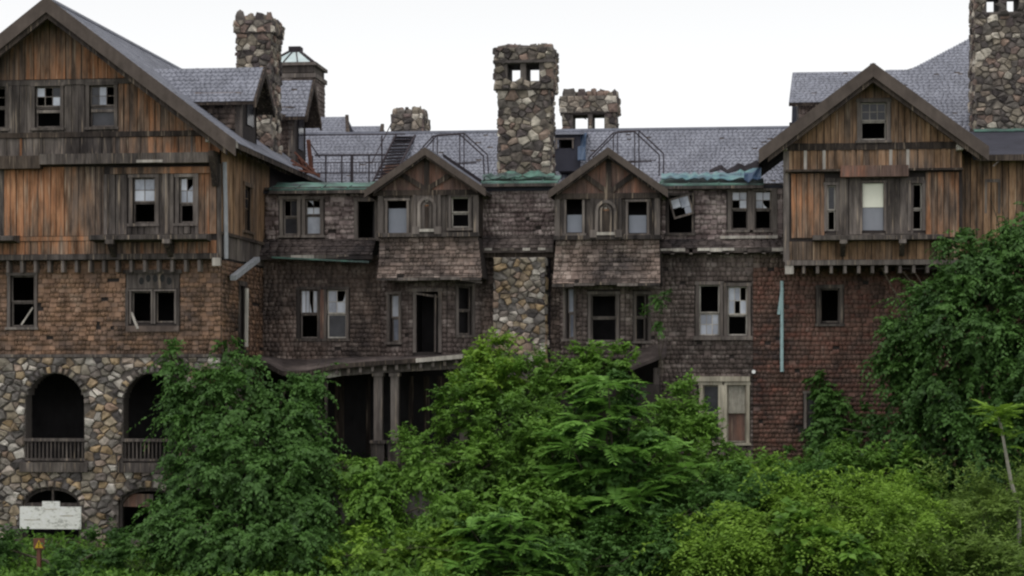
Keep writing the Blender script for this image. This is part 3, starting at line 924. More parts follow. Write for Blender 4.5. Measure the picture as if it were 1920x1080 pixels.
# right-hand side of the wing, receding
FR = sideR(XRC)
YE = YS(497, XRC)
zz = lambda py: ZP(XRC, YL + 2.5, py)
sw = [(YS(456, XRC), YS(470, XRC), zz(428), zz(345))]
ow = wall(A, 'side_wall', FR, YL + .01, YB - 1, zz(493), z_ev + (XAP + hw - XRC) * drop / hw - .22, sw, .25, M['under'], 0)
planks(A, ow, FR, YL + .12, YE + .6, zz(445), z_ev + (XAP + hw - XRC) * drop / hw - .24, M['tan'], [grow(sw[0], .1)], (.3, .55))
planks(A, ow, FR, YL + .12, YE + .6, zz(490), zz(448), M['grey'], (), (.4, .8))
window(A, FR, *sw[0], up=(1, 2, 'dd'), lo=(1, 1, 'd'), cas=.14, mat='tan')
MB().box(FR, YL + .1, YE + .4, zz(449), zz(443), 0, .1).build('trim_board', M['dark'], A.root)
F2 = sideR(XRC - .05)
sw2 = [(YS(450, XRC), YS(459, XRC), zz(655), zz(535))]
ow = wall(A, 'side_wall', F2, Y1 + .01, YE + 8, z_sb - .2, zz(493) - .01, sw2, .25, M['under'], 0)
shingles(A, ow, F2, Y1, YE + .6, z_sb, zz(493), M['sh_brown'], [grow(sw2[0], .15)], .158, (.3, .7), weight=.3)
window(A, F2, *sw2[0], up=(1, 1, 'd'), lo=(1, 1, 'd'), cas=.16, mat='trim')
mb = MB().box(sideR(XRC - .02), YS0 + .6, YE + 8, z_gr - 1, z_top, -.3, 0)
sb = mb.build('stone_wall', M['mortar'], A.root)
stones(A, sb, sideR(XRC - .02), YS0, YE + .5, z_gr, z_top, .35, M['stone'], False, (.03, .1), 1.2)
MB().box(FR, YL - .03, YL + .13, zz(491), z292 - .3, -.08, .035).build('corner_board', M['grey'], A.root)
# a soffit under the right eave, its rafters, and the eave gutter
xe = XAP + hw
slope = drop / hw
for y in np.arange(63.6, 72, .8):
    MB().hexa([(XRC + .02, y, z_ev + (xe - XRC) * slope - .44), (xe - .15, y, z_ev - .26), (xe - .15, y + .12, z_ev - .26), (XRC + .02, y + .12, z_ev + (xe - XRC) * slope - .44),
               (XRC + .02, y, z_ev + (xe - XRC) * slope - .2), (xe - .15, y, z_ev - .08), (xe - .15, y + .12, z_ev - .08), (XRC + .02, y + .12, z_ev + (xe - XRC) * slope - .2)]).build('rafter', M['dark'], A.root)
bracket(A, F0, XRC - .12, ZA(405, 286, YL), 1.1, .6, .2, 'dark')
for px, py in ((394, 261), (440, 272)):
    MB().box(F0, XA(px, 63.4) - .1, XA(px, 63.4) + .1, ZA(px, py + 6, 63.4), ZA(px, py - 6, 63.4), .55, .8).build('purlin_end', M['palewood'], A.root)
# downpipes
xp = XRC + .14
MB().tube([(xp, YS(421, xp), zz(318)), (xp, YS(423, xp), zz(400)), (xp, YS(424, xp), zz(492))], .075).build('downpipe', M['greypipe'], A.root)
MB().bar((XRC + .2, YS(437, XRC + .2), ZP(XRC + .2, YS(437, XRC + .2), 521)), (XRC + .2, YS(482, XRC + .2), ZP(XRC + .2, YS(482, XRC + .2), 486)), .2, .16).build('downpipe', M['greypipe'], A.root)
MB().tube([(XRC + .16, YS(454, XRC), zz(540)), (XRC + .16, YS(453, XRC), zz(650))], .07).build('downpipe', M['palewood'], A.root)

# dormers on the right-hand slope
def slope_z(x): return z_ap - (x - XAP) * slope
def side_dormer(yc, half, xf, zr, rise, over=.35, name='dormer'):
    """a gabled dormer facing right; ridge along X"""
    zE = zr - rise
    D = Face((xf, 0, 0), (0, 1, 0))
    xr = XAP + (z_ap - zr) / slope                    # where its ridge meets the roof
    xw = XAP + (z_ap - zE) / slope
    mb = MB()
    for s in (-1, 1):
        y = yc + s * half
        F = Face((0, y, 0), (s * -1, 0, 0)) if s > 0 else Face((0, y, 0), (1, 0, 0))
        f = (lambda x: -x) if s > 0 else (lambda x: x)
        # cheek: a four-sided wall standing on the slope
        poly = [(f(xw), zE), (f(xf), slope_z(xf) - .1), (f(xf), zE)]
        if s > 0: poly = poly[::-1]
        mb.prism(F, poly, -.15, 0)
    mb.prism(D, [(yc - half, slope_z(xf) - .1), (yc + half, slope_z(xf) - .1), (yc + half, zE), (yc, zr - .1), (yc - half, zE)], -.2, 0)
    d = mb.build(name, M['under'], A.root)
    F = Face((0, yc - half, 0), (1, 0, 0))
    shingles(A, d, F, 0, 0, slope_z(xf), zE, M['sh_dark'], (), .17, (.16, .34), ulim=lambda v: (XAP + (z_ap - v) / slope, xf - .05), weight=.2)
    MB().box(F, xf - .22, xf + .03, slope_z(xf) - .05, zE, -.05, .05).build('corner_board', M['grey'], d)
    MB().prism(D, [(yc - half * .42, slope_z(xf) + .55), (yc + half * .42, slope_z(xf) + .55), (yc + half * .42, zE - .1), (yc - half * .42, zE - .1)], .002, .05).build('window', M['darkglass'], d)
    L = math.hypot(half + over, rise)
    k = rise / half
    zo = zE - over * k
    for s in (-1, 1):
        R = MB()
        ye = yc + s * (half + over)
        x0a = XAP + (z_ap - zr) / slope - .3; x0b = XAP + (z_ap - zo) / slope - .3
        p = [(x0a, yc, zr), (xf + .5, yc, zr), (xf + .5, ye, zo), (x0b, ye, zo)]
        R.hexa([Vector(q) - Vector((0, 0, .12)) for q in p] + [Vector(q) for q in p])
        r = R.build('dormer_roof', M['dark'], A.root)
        if s < 0: Fs = Face((0, ye, zo), (1, 0, 0), (0, half + over, rise + over * k))
        else: Fs = Face((0, ye, zo), (-1, 0, 0), (0, -half - over, rise + over * k))
        L = math.hypot(half + over, rise + over * k)
        def lim(v, s=s):
            z = zo + v / L * (rise + over * k); a, b = XAP + (z_ap - z) / slope - .1, xf + .5
            return (a, b) if s < 0 else (-b, -a)
        slates(A, r, Fs, lim, 0, L)
        MB().hexa([(xf + .5, yc, zr - .3), (xf + .5, ye, zo - .22), (xf + .58, ye, zo - .22), (xf + .58, yc, zr - .3), (xf + .5, yc + s * .001, zr + .04), (xf + .5, ye, zo + .04), (xf + .58, ye, zo + .04), (xf + .58, yc + s * .001, zr + .04)]).build('bargeboard', M['dark'], A.root)
    for i in range(8):
        x = xw + (xf - xw) * (i + .5) / 8
        MB().box(F, x - .05, x + .05, zE - .34, zE - .22, 0, .16).build('rafter', M['casing'], d)
    return d
side_dormer(67.9, 1.05, XA(458, 67.2), ZA(470, 127, 67.9), 1.0)
side_dormer(76.6, 1.0, XA(556, 76), ZA(540, 152, 76.6), 1.15)
A.finish({'plank': 300, 'shingle': 300, 'slate': 0})

# chimney of the left wing
A2 = A
cx0, cx1 = XA(446, 72), XA(506, 72)
A.recs = {}
chimney(A, cx0, cx1, 72, 73.6, ZA(480, 300, 72), ZA(480, 38, 72), .25, flare=(ZA(480, 62, 72), .09), rough_top=True)

# ================================================================ CENTRAL RANGE
YC = 70.0
B = Wing('central_range', 'long brown shingled middle range with twin gabled dormers and porch', 'building', (XA(900, YC), YC, 3), 'wings of the derelict hall')
FC = front(YC)
def rc(x0, x1, y0, y1, Y=YC, ref=None):
    r = ref if ref is not None else (x0 + x1) / 2
    return (XA(x0, Y), XA(x1, Y), ZA(r, y1, Y), ZA(r, y0, Y))
zc = lambda py, px=960, Y=YC: ZA(px, py, Y)
# ---- upper storey, left of the dormers
wl = [rc(531, 558, 374, 440), rc(573, 601, 374, 440), rc(672, 703, 378, 446)]
u0, u1 = XA(497, YC), XA(708, YC)
z0, z1 = zc(447, 600), zc(352, 600)
wo = wall(B, 'shingle_wall', FC, u0, u1, z0, z1, wl, .25, M['under'], 3)
shingles(B, wo, FC, u0, u1, z0, z1, M['sh_pale'], [grow(wl[0], .16), grow(wl[1], .16), grow(wl[2], .14)], .165, (.12, .28))
window(B, FC, *wl[0], up=(2, 1, '.d'), lo=(1, 1, 'd'), cas=.12)
o = window(B, FC, *wl[1], up=(2, 2, '..##'), lo=(1, 1, '#'), cas=.12, split=.55)
o = window(B, FC, *wl[2], cas=.14)
wt = MB().box(FC, u0, u1, z1 - .12, z1 + .02, -.05, .1).build('trim_board', M['trim'], B.root)
MB().box(FC, XA(640, YC), XA(668, YC), zc(447, 650), zc(368, 650), .01, .06).build('trim_board', M['trim'], B.root) if False else None
# ---- upper storey, between the dormers
wm0, wm1 = XA(896, YC), XA(1042, YC)
z0m, z1m = zc(441), zc(346)
wo = wall(B, 'shingle_wall', FC, wm0, wm1, z0m, z1m, (), .25, M['under'], 0)
shingles(B, wo, FC, wm0, wm1, z0m, z1m, M['sh_pale'], (), .155, (.10, .24))
# ---- upper storey, right of the dormers
wr = [rc(1254, 1297, 367, 436), rc(1371, 1402, 358, 430), rc(1415, 1446, 358, 430)]
u0r, u1r = XA(1238, YC), XA(1468, YC)
z0r, z1r = zc(447, 1350), zc(346, 1350)
wo = wall(B, 'shingle_wall', FC, u0r, u1r, z0r, z1r, wr, .25, M['under'], 3)
shingles(B, wo, FC, u0r, u1r, z0r, z1r, M['sh_pale'], [grow(wr[0], .1), grow(wr[1], .16), grow(wr[2], .16)], .165, (.12, .28), miss=.03)
window(B, FC, *wr[1], up=(2, 2, '##.#'), lo=(1, 1, '.'), cas=.12, split=.52)
window(B, FC, *wr[2], up=(2, 2, '###.'), lo=(1, 1, '.'), cas=.12, split=.52)
window(B, FC, *wr[0], cas=.09, mat='trim')
# the sash that has dropped out of square
h = wr[0]; cx, cz = h[0] + .44, h[3] - .38
Rt = Face(FC.p(cx, cz, .06), (math.cos(.26), -.12, math.sin(.26)), (-math.sin(.26), .05, math.cos(.26)))
mb = MB()
for a, b, c, d in ((-.36, -.30, -.36, .36), (.30, .36, -.36, .36), (-.30, .30, .30, .36), (-.30, .30, -.36, -.29)): mb.box(Rt, a, b, c, d, -.02, .02)
so = mb.build('loose_sash', M['casing'], B.root)
for a, b, c, d in ((-.30, -.02, .0, .30), (.0, .30, -.05, .30), (.08, .30, -.29, -.06)): MB().box(Rt, a, b, c, d, -.004, .004).build('pane', M['glass'], so)
MB().box(FC, u0r, u1r, z1r - .1, z1r + .02, -.05, .09).build('trim_board', M['trim'], B.root)
MB().box(FC, XA(1450, YC), XA(1457, YC), z0r, z1r - .1, 0, .09).build('corner_board', M['casing'], B.root)
MB().box(FC, XA(1350, YC), XA(1458, YC), z0r - .02, z0r + .08, .05, .16).build('trim_board', M['palewood'], B.root)
# ---- pent roofs below the upper storey
def pent(px0, px1, yt, yb, out, mat, edge='palewood', sag=0, tails=0, ref=None, zsoft=.14):
    ref = ref or (px0 + px1) / 2
    a, b = XA(px0, YC), XA(px1, YC); zt = zc(yt, ref); zb = ZA(ref, yb, YC - out)
    n = 10; o = None
    mb = MB()
    for i in range(n):
        s, t = i / n, (i + 1) / n
        zs_, zt_ = zb - sag * math.sin(s * math.pi), zb - sag * math.sin(t * math.pi)
        x, y = a + (b - a) * s, a + (b - a) * t
        mb.hexa([FC.p(x, zt - .12, -.02), FC.p(y, zt - .12, -.02), FC.p(y, zt_ - zsoft, out), FC.p(x, zs_ - zsoft, out)][0:2] + [FC.p(y, zt, -.02), FC.p(x, zt, -.02), FC.p(x, zs_ - zsoft, out), FC.p(y, zt_ - zsoft, out), FC.p(y, zt_, out), FC.p(x, zs_, out)])
    o = mb.build('pent_roof', mat, B.root)
    L = math.hypot(zt - zb, out)
    if sag < .02:
        F = Face(FC.p(0, zb + .012, out), (1, 0, 0), FC.p(0, zt, 0) - FC.p(0, zb, out))
        shingles(B, o, F, a, b, 0, L, mat, (), .17, (.2, .4), weight=.3, thick=.03)
    for i in range(n):
        if random.random() < .18: continue
        s, t = i / n, (i + 1) / n
        zs_, zt_ = zb - sag * math.sin(s * math.pi), zb - sag * math.sin(t * math.pi)
        x, y = a + (b - a) * s, a + (b - a) * t - .01
        h0 = random.uniform(.05, .12)
        MB().hexa([FC.p(x, zs_ - h0, out + .003), FC.p(y, zt_ - h0, out + .003), FC.p(y, zt_ - h0, out + .03), FC.p(x, zs_ - h0, out + .03),
                   FC.p(x, zs_ + .02, out + .003), FC.p(y, zt_ + .02, out + .003), FC.p(y, zt_ + .02, out + .03), FC.p(x, zs_ + .02, out + .03)]).build('fascia_board', M[edge if random.random() < .6 else 'trim'], o)
    for i in range(tails):
        u = a + (b - a) * (i + .5) / tails
        MB().box(FC, u - .05, u + .05, zb - .34, zb - .15, .02, out - .04).build('rafter_tail', M['casing'], o)
    return o
pent(490, 706, 448, 479, .75, M['sh_black'], 'palewood', 0, 0)
MB().hexa([FC.p(XA(520, YC), zc(484, 600), .35), FC.p(XA(700, YC), zc(492, 600), .35), FC.p(XA(700, YC), zc(496, 600), .85), FC.p(XA(520, YC), zc(486, 600), .85),
           FC.p(XA(520, YC), zc(482, 600), .35), FC.p(XA(700, YC), zc(489, 600), .35), FC.p(XA(700, YC), zc(493, 600), .85), FC.p(XA(520, YC), zc(483, 600), .85)]).build('fallen_gutter', M['copper'], B.root)
pent(898, 1040, 442, 466, .5, M['sh_black'], 'palewood', 0, 0)
MB().box(FC, wm0, wm1, zc(484), zc(470), -.3, .32).build('beam', M['dark'], B.root)
pent(1240, 1470, 449, 466, .55, M['sh_black'], 'palewood', 0, 0)
MB().box(FC, XA(1240, YC), XA(1466, YC), zc(476, 1350), zc(469, 1350), 0, .3).build('trim_board', M['dark'], B.root)
for i in range(7):
    u = XA(1262 + i * 34, YC)
    MB().box(FC, u - .06, u + .06, zc(478, 1350), zc(466, 1350), .02, .55).build('rafter_tail', M['casing'], B.root)
MB().bar(FC.p(XA(1445, YC), zc(478, 1450), .3), FC.p(XA(1482, YC), zc(457, 1470), .6), .16, .1).build('fallen_board', M['grey'], B.root)

# ---- middle storey, left
z0, z1 = zc(700, 600), zc(480, 600)
wd = [rc(563, 596, 543, 634), rc(613, 649, 543, 634)]
u0, u1 = XA(484, YC), XA(722, YC)
wo = wall(B, 'shingle_wall', FC, u0, u1, z0, z1, wd, .25, M['under'], 3)
shingles(B, wo, FC, u0, u1, z0, z1, M['sh_dark'], [(wd[0][0] - .14, wd[1][1] + .14, wd[0][2] - .12, wd[0][3] + .14)], .158)
o = window(B, FC, *wd[0], up=(4, 1, '##.#'), lo=(1, 1, '.'), cas=.1, mat='trim', sash_mat='casing')
o2 = window(B, FC, *wd[1], up=(2, 2, '#.##'), lo=(1, 1, 'd'), cas=.1, mat='trim', sash_mat='palewood')
curtain(FC, o2, wd[1][0] + .05, wd[1][1] - .05, wd[1][2] + .05, wd[1][2] + .75, -.32, M['curtain'], 'curtain', 4)
MB().box(FC, wd[0][1] + .1, wd[1][0] - .1, wd[0][2] - .02, wd[0][3], -.01, .06).build('mullion', M['panelwood'], B.root)
# ---- stone panel under the big chimney, with the wall on both sides of it
sp0, sp1 = XA(926, 69.5), XA(1022, 69.5)
zp0, zp1 = ZA(975, 760, 69.5), zc(484)
spn = MB().box(front(69.5), sp0, sp1, zp0, zp1, -.45, 0).build('stone_panel', M['mortar'], B.root)
n1 = stones(B, spn, front(69.5), sp0 - .03, sp1 + .03, ZA(975, 690, 69.5), zp1, .225, M['stone'], True, (.03, .1), 1.25)
stones(B, spn, sideR(sp1), 69.47, 70, zp0, zp1, .35, M['stone'], False, (.04, .1), 1.0)
for a, b in ((895, 928), (1018, 1052)):
    wo = wall(B, 'shingle_wall', FC, XA(a, YC), XA(b, YC), zc(720), zc(480), (), .25, M['under'], 0)
    shingles(B, wo, FC, XA(a, YC), XA(b, YC), zc(720), zc(480), M['sh_dark'], (), .16)
MB().tube([FC.p(XA(1029, YC), zc(690), .1), FC.p(XA(1030, YC), zc(485), .1)], .06).build('downpipe', M['tar'], B.root)
# ---- the two canted bays below the dormers
def bay(pa, pb, pc, pd, Yf, zt, zb, holes, kinds, mat):
    """three faces: pa-pb, pb-pc (front), pc-pd"""
    A_, B_, C_, D_ = Vector((XA(pa, YC), YC, 0)), Vector((XA(pb, Yf), Yf, 0)), Vector((XA(pc, Yf), Yf, 0)), Vector((XA(pd, YC), YC, 0))
    for k, (p, q) in enumerate(((A_, B_), (B_, C_), (C_, D_))):
        F = Face(p, q - p); L = (q - p).length
        hs = []
        for (x0, x1, y0, y1) in holes[k]:
            # where the sight lines of the photograph meet this face
            def uat(px):
                t = (px - 960) / FPX
                def g(s):
                    w = p + (q - p) * s; return ((w.x - CAMX) * CS + w.y * SN) / DEP(w.x, w.y) - t
                lo, hi = -.2, 1.2
                for _ in range(40):
                    m = (lo + hi) / 2
                    if g(m) < 0: lo = m
                    else: hi = m
                return lo * L
            ua, ub = uat(x0), uat(x1); mid = p + (q - p) * ((ua + ub) / 2 / L)
            hs.append((ua, ub, ZP(mid.x, mid.y, y1), ZP(mid.x, mid.y, y0)))
        wo = wall(B, 'bay_wall', F, 0, L, zb, zt, hs, .12, M['under'], 1.4 if k == 1 else 0)
        if k != 1 and hs:
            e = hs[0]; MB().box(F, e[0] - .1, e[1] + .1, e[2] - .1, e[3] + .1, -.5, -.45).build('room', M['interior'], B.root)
        shingles(B, wo, F, 0, L, zb, zt, mat, [grow(e, .12) for e in hs], .158, (.14, .28), weight=.8)
        for e, kd in zip(hs, kinds[k]):
            if kd == 'door':
                d = window(B, F, *e, cas=.12, sill=False); d.name = 'door_frame'
                MB().hexa([F.p(e[1] - .16, e[2], -.05), F.p(e[1] - .1, e[2], -.05), F.p(e[1] - .1, e[3] - .1, -.05), F.p(e[1] - .16, e[3] - .1, -.05),
                           F.p(e[1] - .1, e[2], .3 - .05), F.p(e[1] - .04, e[2], .25), F.p(e[1] - .04, e[3] - .1, .25), F.p(e[1] - .1, e[3] - .1, .25)]).build('door', M['trim'], d)
                MB().bar(F.p(e[0], e[3] - .06, .03), F.p(e[1], e[3] - .18, .06), .07).build('broken_head', M['casing'], d)
            elif kd == 'open': window(B, F, *e, up=(1, 1, '.'), lo=(1, 1, '.'), cas=.1)
            elif kd == 'glass': window(B, F, *e, up=(1, 1, '#'), lo=(1, 1, '#'), cas=.1)
    return
bay(714, 766, 838, 902, 69.1, zc(520), zc(668), [[(731, 750, 552, 640)], [(781, 822, 547, 660)], [(858, 884, 537, 627)]], [['glass'], ['door'], ['open']], M['sh_grey'])
bay(1050, 1092, 1172, 1240, 69.1, zc(528), zc(672), [[(1062, 1078, 540, 634)], [(1108, 1156, 552, 640)], [(1191, 1214, 552, 638)]], [['glass'], ['open'], ['open']], M['sh_grey'])

# ---- the twin gabled dormers with their flared shingle skirts
def twin(ax, ay, ex0, ex1, ey, bx0, bx1, yb, sk0, sk1, ysk, wins, carved, gyt, seed):
    random.seed(seed)
    Yg, Yr = 68.6, 68.2
    xa, za = XA(ax, Yr), ZA(ax, ay, Yr)
    hw_ = (XA(ex1, Yr) - XA(ex0, Yr)) / 2; dr = za - ZA(ax, ey - 14, Yr)
    gable_roof(B, xa, za, hw_, dr, Yr, 72.9, .2, .07, .12)
    F = front(Yg)
    a, b = XA(bx0, Yg), XA(bx1, Yg); ztop = ZA(ax, gyt, Yg); zb = ZA(ax, yb, Yg)
    # dark flashing at the back of the roof, raised above the slates
    for s in (1,):
        for (t0, t1, h0, h1, nm, mt) in ((.0, 1.0, .02, .17, 'roof_kerb', 'slate'), (-.03, 1.02, .172, .31, 'flashing', 'tar')):
            xa2, xb2 = xa + hw_ * t0, xa + hw_ * t1; z2, z3 = za - dr * t0, za - dr * t1
            MB().hexa([(xa2, 72.7, z2 + h0), (xb2, 72.7, z3 + h0), (xb2, 72.95, z3 + h0), (xa2, 72.95, z2 + h0), (xa2, 72.7, z2 + h1), (xb2, 72.7, z3 + h1), (xb2, 72.95, z3 + h1), (xa2, 72.95, z2 + h1)]).build(nm, M[mt], B.root)
    ws = [(XA(w[0], Yg), XA(w[1], Yg), ZA(ax, w[3], Yg), ZA(ax, w[2], Yg)) for w in wins]
    wo = wall(B, 'dormer_wall', F, a, b, zb, ztop, ws, .12, M['trim'], 1.1)
    planks(B, wo, F, a, b, zb, ztop, M['trim'], [grow(e, .1) for e in ws], (.14, .24))
    for x in (a, b):
        MB().box(sideR(x) if x == b else sideL(x), *( (Yg + .003, 70.4) if x == b else (-70.4, -Yg - .003)), zb, ztop, -.1, .0).build('dormer_cheek', M['dark'], B.root)
    for x in (a + .06, b - .06): MB().box(F, x - .09, x + .09, zb, ztop, .0, .1).build('post', M['casing'], B.root)
    # gable: recessed brown panels and dark struts
    rl = lambda x: za - .1 - abs(x - xa) * dr / hw_
    gp = MB().prism(F, [(xa - hw_ + .25, ztop), (xa + hw_ - .25, ztop), (xa, rl(xa))], -.06, .0).build('gable_panel', M['panelwood'], B.root)
    planks(B, gp, F, xa - hw_ + .4, xa + hw_ - .4, ztop, 99, M['panelwood'], (), (.28, .5), lambda x: rl(x) - .02)
    zk = ztop + .1
    MB().box(F, xa - hw_ + .2, xa + hw_ - .2, ztop - .09, ztop + .1, -.02, .12).build('collar_beam', M['dark'], gp)
    MB().box(F, xa - .09, xa + .09, zk, rl(xa) - .05, .03, .1).build('king_post', M['dark'], gp)
    for s in (-1, 1):
        xx = xa + s * hw_ * .42; MB().bar(F.p(xa + s * .05, zk + .05, .062), F.p(xx, rl(xx) - .12, .075), .17, .08, up=(0, -1, 0)).build('strut', M['dark'], gp)
    # carved panel
    c0, c1 = XA(carved[0], Yg), XA(carved[1], Yg); cz0, cz1 = ZA(ax, carved[3], Yg), ZA(ax, carved[2], Yg)
    cc, r = (c0 + c1) / 2, (c1 - c0) / 2 - .04
    cp = MB().box(F, c0, c1, cz0, cz1, .05, .11).build('carved_panel', M['trim'], B.root)
    za_ = cz1 - r - .03
    for (r0, r1, w, m) in ((r - .02, r - .12, .17, 'casing'), (r - .19, r - .26, .15, 'grey')):
        mb = MB()
        for i in range(10):
            t0, t1 = math.pi * i / 10, math.pi * (i + 1) / 10
            mb.prism(F, [(cc + math.cos(t0) * r1, za_ + math.sin(t0) * r1), (cc + math.cos(t0) * r0, za_ + math.sin(t0) * r0), (cc + math.cos(t1) * r0, za_ + math.sin(t1) * r0), (cc + math.cos(t1) * r1, za_ + math.sin(t1) * r1)], .112, w)
        mb.box(F, cc - r0, cc - r1, cz0 + .05, za_, .112, w).box(F, cc + r1, cc + r0, cz0 + .05, za_, .112, w)
        mb.build('arch_molding', M[m], cp)
    MB().prism(F, [(cc + (r - .27) * math.cos(k * math.pi / 8), za_ + (r - .27) * math.sin(k * math.pi / 8)) for k in range(9)], .112, .125).build('tympanum', M['orange'], cp)
    mb = MB()
    for k in range(6):
        t = k * math.pi / 3; mb.prism(F, [(cc + .02 * math.cos(t - 1), za_ + .12 + .02 * math.sin(t - 1)), (cc + .1 * math.cos(t), za_ + .12 + .1 * math.sin(t)), (cc + .02 * math.cos(t + 1), za_ + .12 + .02 * math.sin(t + 1))], .126, .15)
    mb.build('rosette', M['palewood'], cp)
    MB().box(F, cc - r + .28, cc + r - .28, cz0 + .08, za_ - .04, .112, .13).build('inner_board', M['dark'], cp)
    MB().box(F, c0 - .03, c1 + .03, cz0 - .06, cz0 + .04, .05, .18).build('sill', M['palewood'], cp)
    for x in (c0, c1):
        for x2 in (x - .05 if x == c0 else x + .05,): MB().box(F, x2 - .05, x2 + .05, cz0 - .1, cz1 + .02, .05, .15).build('pilaster', M['trim'], cp)
        MB().box(F, x - .12, x + .12, cz0 - .14, cz0 + .12, .04, .19).build('bracket', M['casing'], cp)
    MB().box(F, a - .06, b + .06, zb - .06, zb + .08, -.02, .14).build('sill_board', M['trim'], B.root)
    # skirt
    zt2 = zb - .07; zsk = ZA(ax, ysk, 68.05)
    sa, sb_ = XA(sk0, 68.05), XA(sk1, 68.05)
    top = FC.p(0, 0); n = 5
    prof = [(Yg + .03, zt2)] + [(Yg + .03 - .48 * (i / n) ** 2.4, zt2 + (zsk - zt2) * i / n) for i in range(1, n + 1)]
    mb = MB(); so_ = None
    segs = []
    for i in range(n):
        (ya, z_a), (yb_, z_b) = prof[i], prof[i + 1]
        la, lb = i / n, (i + 1) / n
        L0, L1 = a + (sa - a) * la, a + (sa - a) * lb; R0, R1 = b + (sb_ - b) * la, b + (sb_ - b) * lb
        mb.hexa([(L1, yb_, z_b), (R1, yb_, z_b), (R0, ya, z_a), (L0, ya, z_a), (L1, yb_ + .1, z_b), (R1, yb_ + .1, z_b), (R0, ya + .1, z_a), (L0, ya + .1, z_a)][4:] + [(L1, yb_, z_b), (R1, yb_, z_b), (R0, ya, z_a), (L0, ya, z_a)])
        segs.append((ya, z_a, yb_, z_b, L0, L1, R0, R1))
    # cheeks of the skirt and its underside
    for k in (0, 1):
        pts = [((a, b)[k], ya, z_) for ya, z_ in prof[:1]] + [(((a, b)[k]) + (((sa, sb_)[k]) - ((a, b)[k])) * i / n, prof[i][0], prof[i][1]) for i in range(1, n + 1)]
        bk = [(p[0], 69.9, p[2]) for p in pts]
        for i in range(n):
            d = .06 * (1 if k == 0 else -1)
            q = [pts[i], bk[i], bk[i + 1], pts[i + 1]]
            mb.hexa([(x, y, z) for x, y, z in q] + [(x + d, y, z) for x, y, z in q])
    mb.hexa([(sa + .05, 68.15, zsk + .06), (sb_ - .05, 68.15, zsk + .06), (sb_ - .05, 69.9, zsk + .06), (sa + .05, 69.9, zsk + .06), (sa + .05, 68.15, zsk + .1), (sb_ - .05, 68.15, zsk + .1), (sb_ - .05, 69.9, zsk + .1), (sa + .05, 69.9, zsk + .1)])
    so_ = mb.build('shingle_skirt', M['under'], B.root)
    for (ya, z_a, yb_, z_b, L0, L1, R0, R1) in segs:
        Fk = Face((0, yb_, z_b), (1, 0, 0), (0, ya - yb_, z_a - z_b)); L = math.hypot(ya - yb_, z_a - z_b)
        shingles(B, so_, Fk, 0, 0, 0, L, M['sh_dark'], (), .15, (.10, .24), ulim=lambda v: (L1 + (L0 - L1) * v / L, R1 + (R0 - R1) * v / L), weight=1.3)
    for i in range(5):
        x0, x1 = sa + (sb_ - sa) * i / 5, sa + (sb_ - sa) * (i + 1) / 5 - .02
        j = random.uniform(-.05, .03)
        MB().box(front(68.1), x0, x1, zsk - .07 + j, zsk + .03 + j, -.03, -.003).build('fascia_board', M['casing' if i % 2 else 'trim'], so_)
    MB().bar((sb_ - .9, 68.3, zsk - .04), (sb_ - .02, 68.25, zsk - .16), .1, .06).build('fallen_board', M['casing'], so_)
    MB().bar((sa + .1, 68.5, zsk - .02), (sa + 1.0, 68.6, zsk - .12), .12, .05).build('fallen_board', M['trim'], so_)
    return F, ws
F_, ws = twin(797, 280, 689, 914, 372, 711, 896, 441, 706, 903, 521, [(727, 763, 376, 437), (846, 880, 370, 427)], (781, 822, 367, 432), 362, 3)
o = window(B, F_, *ws[0], cas=.08); curtain(F_, o, ws[0][0] + .02, ws[0][1] - .02, ws[0][2] + .02, ws[0][2] + .86, -.06, M['whitesheet'])
window(B, F_, *ws[1], up=(1, 1, '.'), lo=(1, 1, '.'), cas=.08, split=.48, sash_mat='palewood')
F_, ws = twin(1140, 280, 1029, 1251, 374, 1042, 1236, 446, 1035, 1238, 531, [(1062, 1092, 373, 436), (1178, 1213, 379, 438)], (1113, 1160, 373, 438), 368, 4)
o = window(B, F_, *ws[0], cas=.08); curtain(F_, o, ws[0][0] + .02, ws[0][1] - .02, ws[0][2] + .02, ws[0][2] + .62, -.06, M['whitesheet'])
o = window(B, F_, *ws[1], cas=.08); curtain(F_, o, ws[1][0] + .02, ws[1][1] - .02, ws[1][2] + .02, ws[1][2] + .62, -.06, M['whitesheet'])
random.seed(21)

# ---- right-hand walls down to the ground
zr0 = 2.2
wq = [rc(1311, 1349, 534, 629), rc(1364, 1401, 537, 629), rc(1538, 1574, 541, 606), rc(1318, 1349, 722, 829), rc(1363, 1399, 722, 829), rc(1512, 1530, 738, 812)]
u0, u1 = XA(1234, YC), XA(1690, YC)
zt = zc(474, 1350)
wo = wall(B, 'shingle_wall', FC, u0, u1, zr0, zt, wq, .25, M['under'], 3)
uc = XA(1412, YC)
exq = [(wq[0][0] - .16, wq[1][1] + .16, wq[0][2] - .14, wq[0][3] + .14), grow(wq[2], .16), (wq[3][0] - .2, wq[4][1] + .14, wq[3][2] - .14, wq[3][3] + .28), grow(wq[5], .12)]
shingles(B, wo, FC, u0, uc, zr0, zt, M['sh_grey'], exq, .16, (.10, .24))
shingles(B, wo, FC, uc, u1, zr0, zc(500, 1550), M['sh_red'], exq, .16, (.10, .24))
shingles(B, wo, FC, uc, u1, zc(500, 1550), zt, M['sh_dark'], exq, .16, (.10, .24))
window(B, FC, *wq[0], up=(1, 1, '.'), lo=(3, 2, '######'), cas=.12, split=.44, sash_mat='palewood')
o = window(B, FC, *wq[1], up=(3, 2, '##.#.#'), lo=(1, 1, '.'), cas=.12, split=.42, sash_mat='palewood')
window(B, FC, *wq[2], up=(1, 1, '.'), lo=None, split=.02, cas=.13, mat='trim')
MB().box(FC, wq[0][0] - .2, wq[1][1] + .18, wq[0][2] - .16, wq[0][2] - .03, .05, .2).build('sill', M['casing'], B.root)
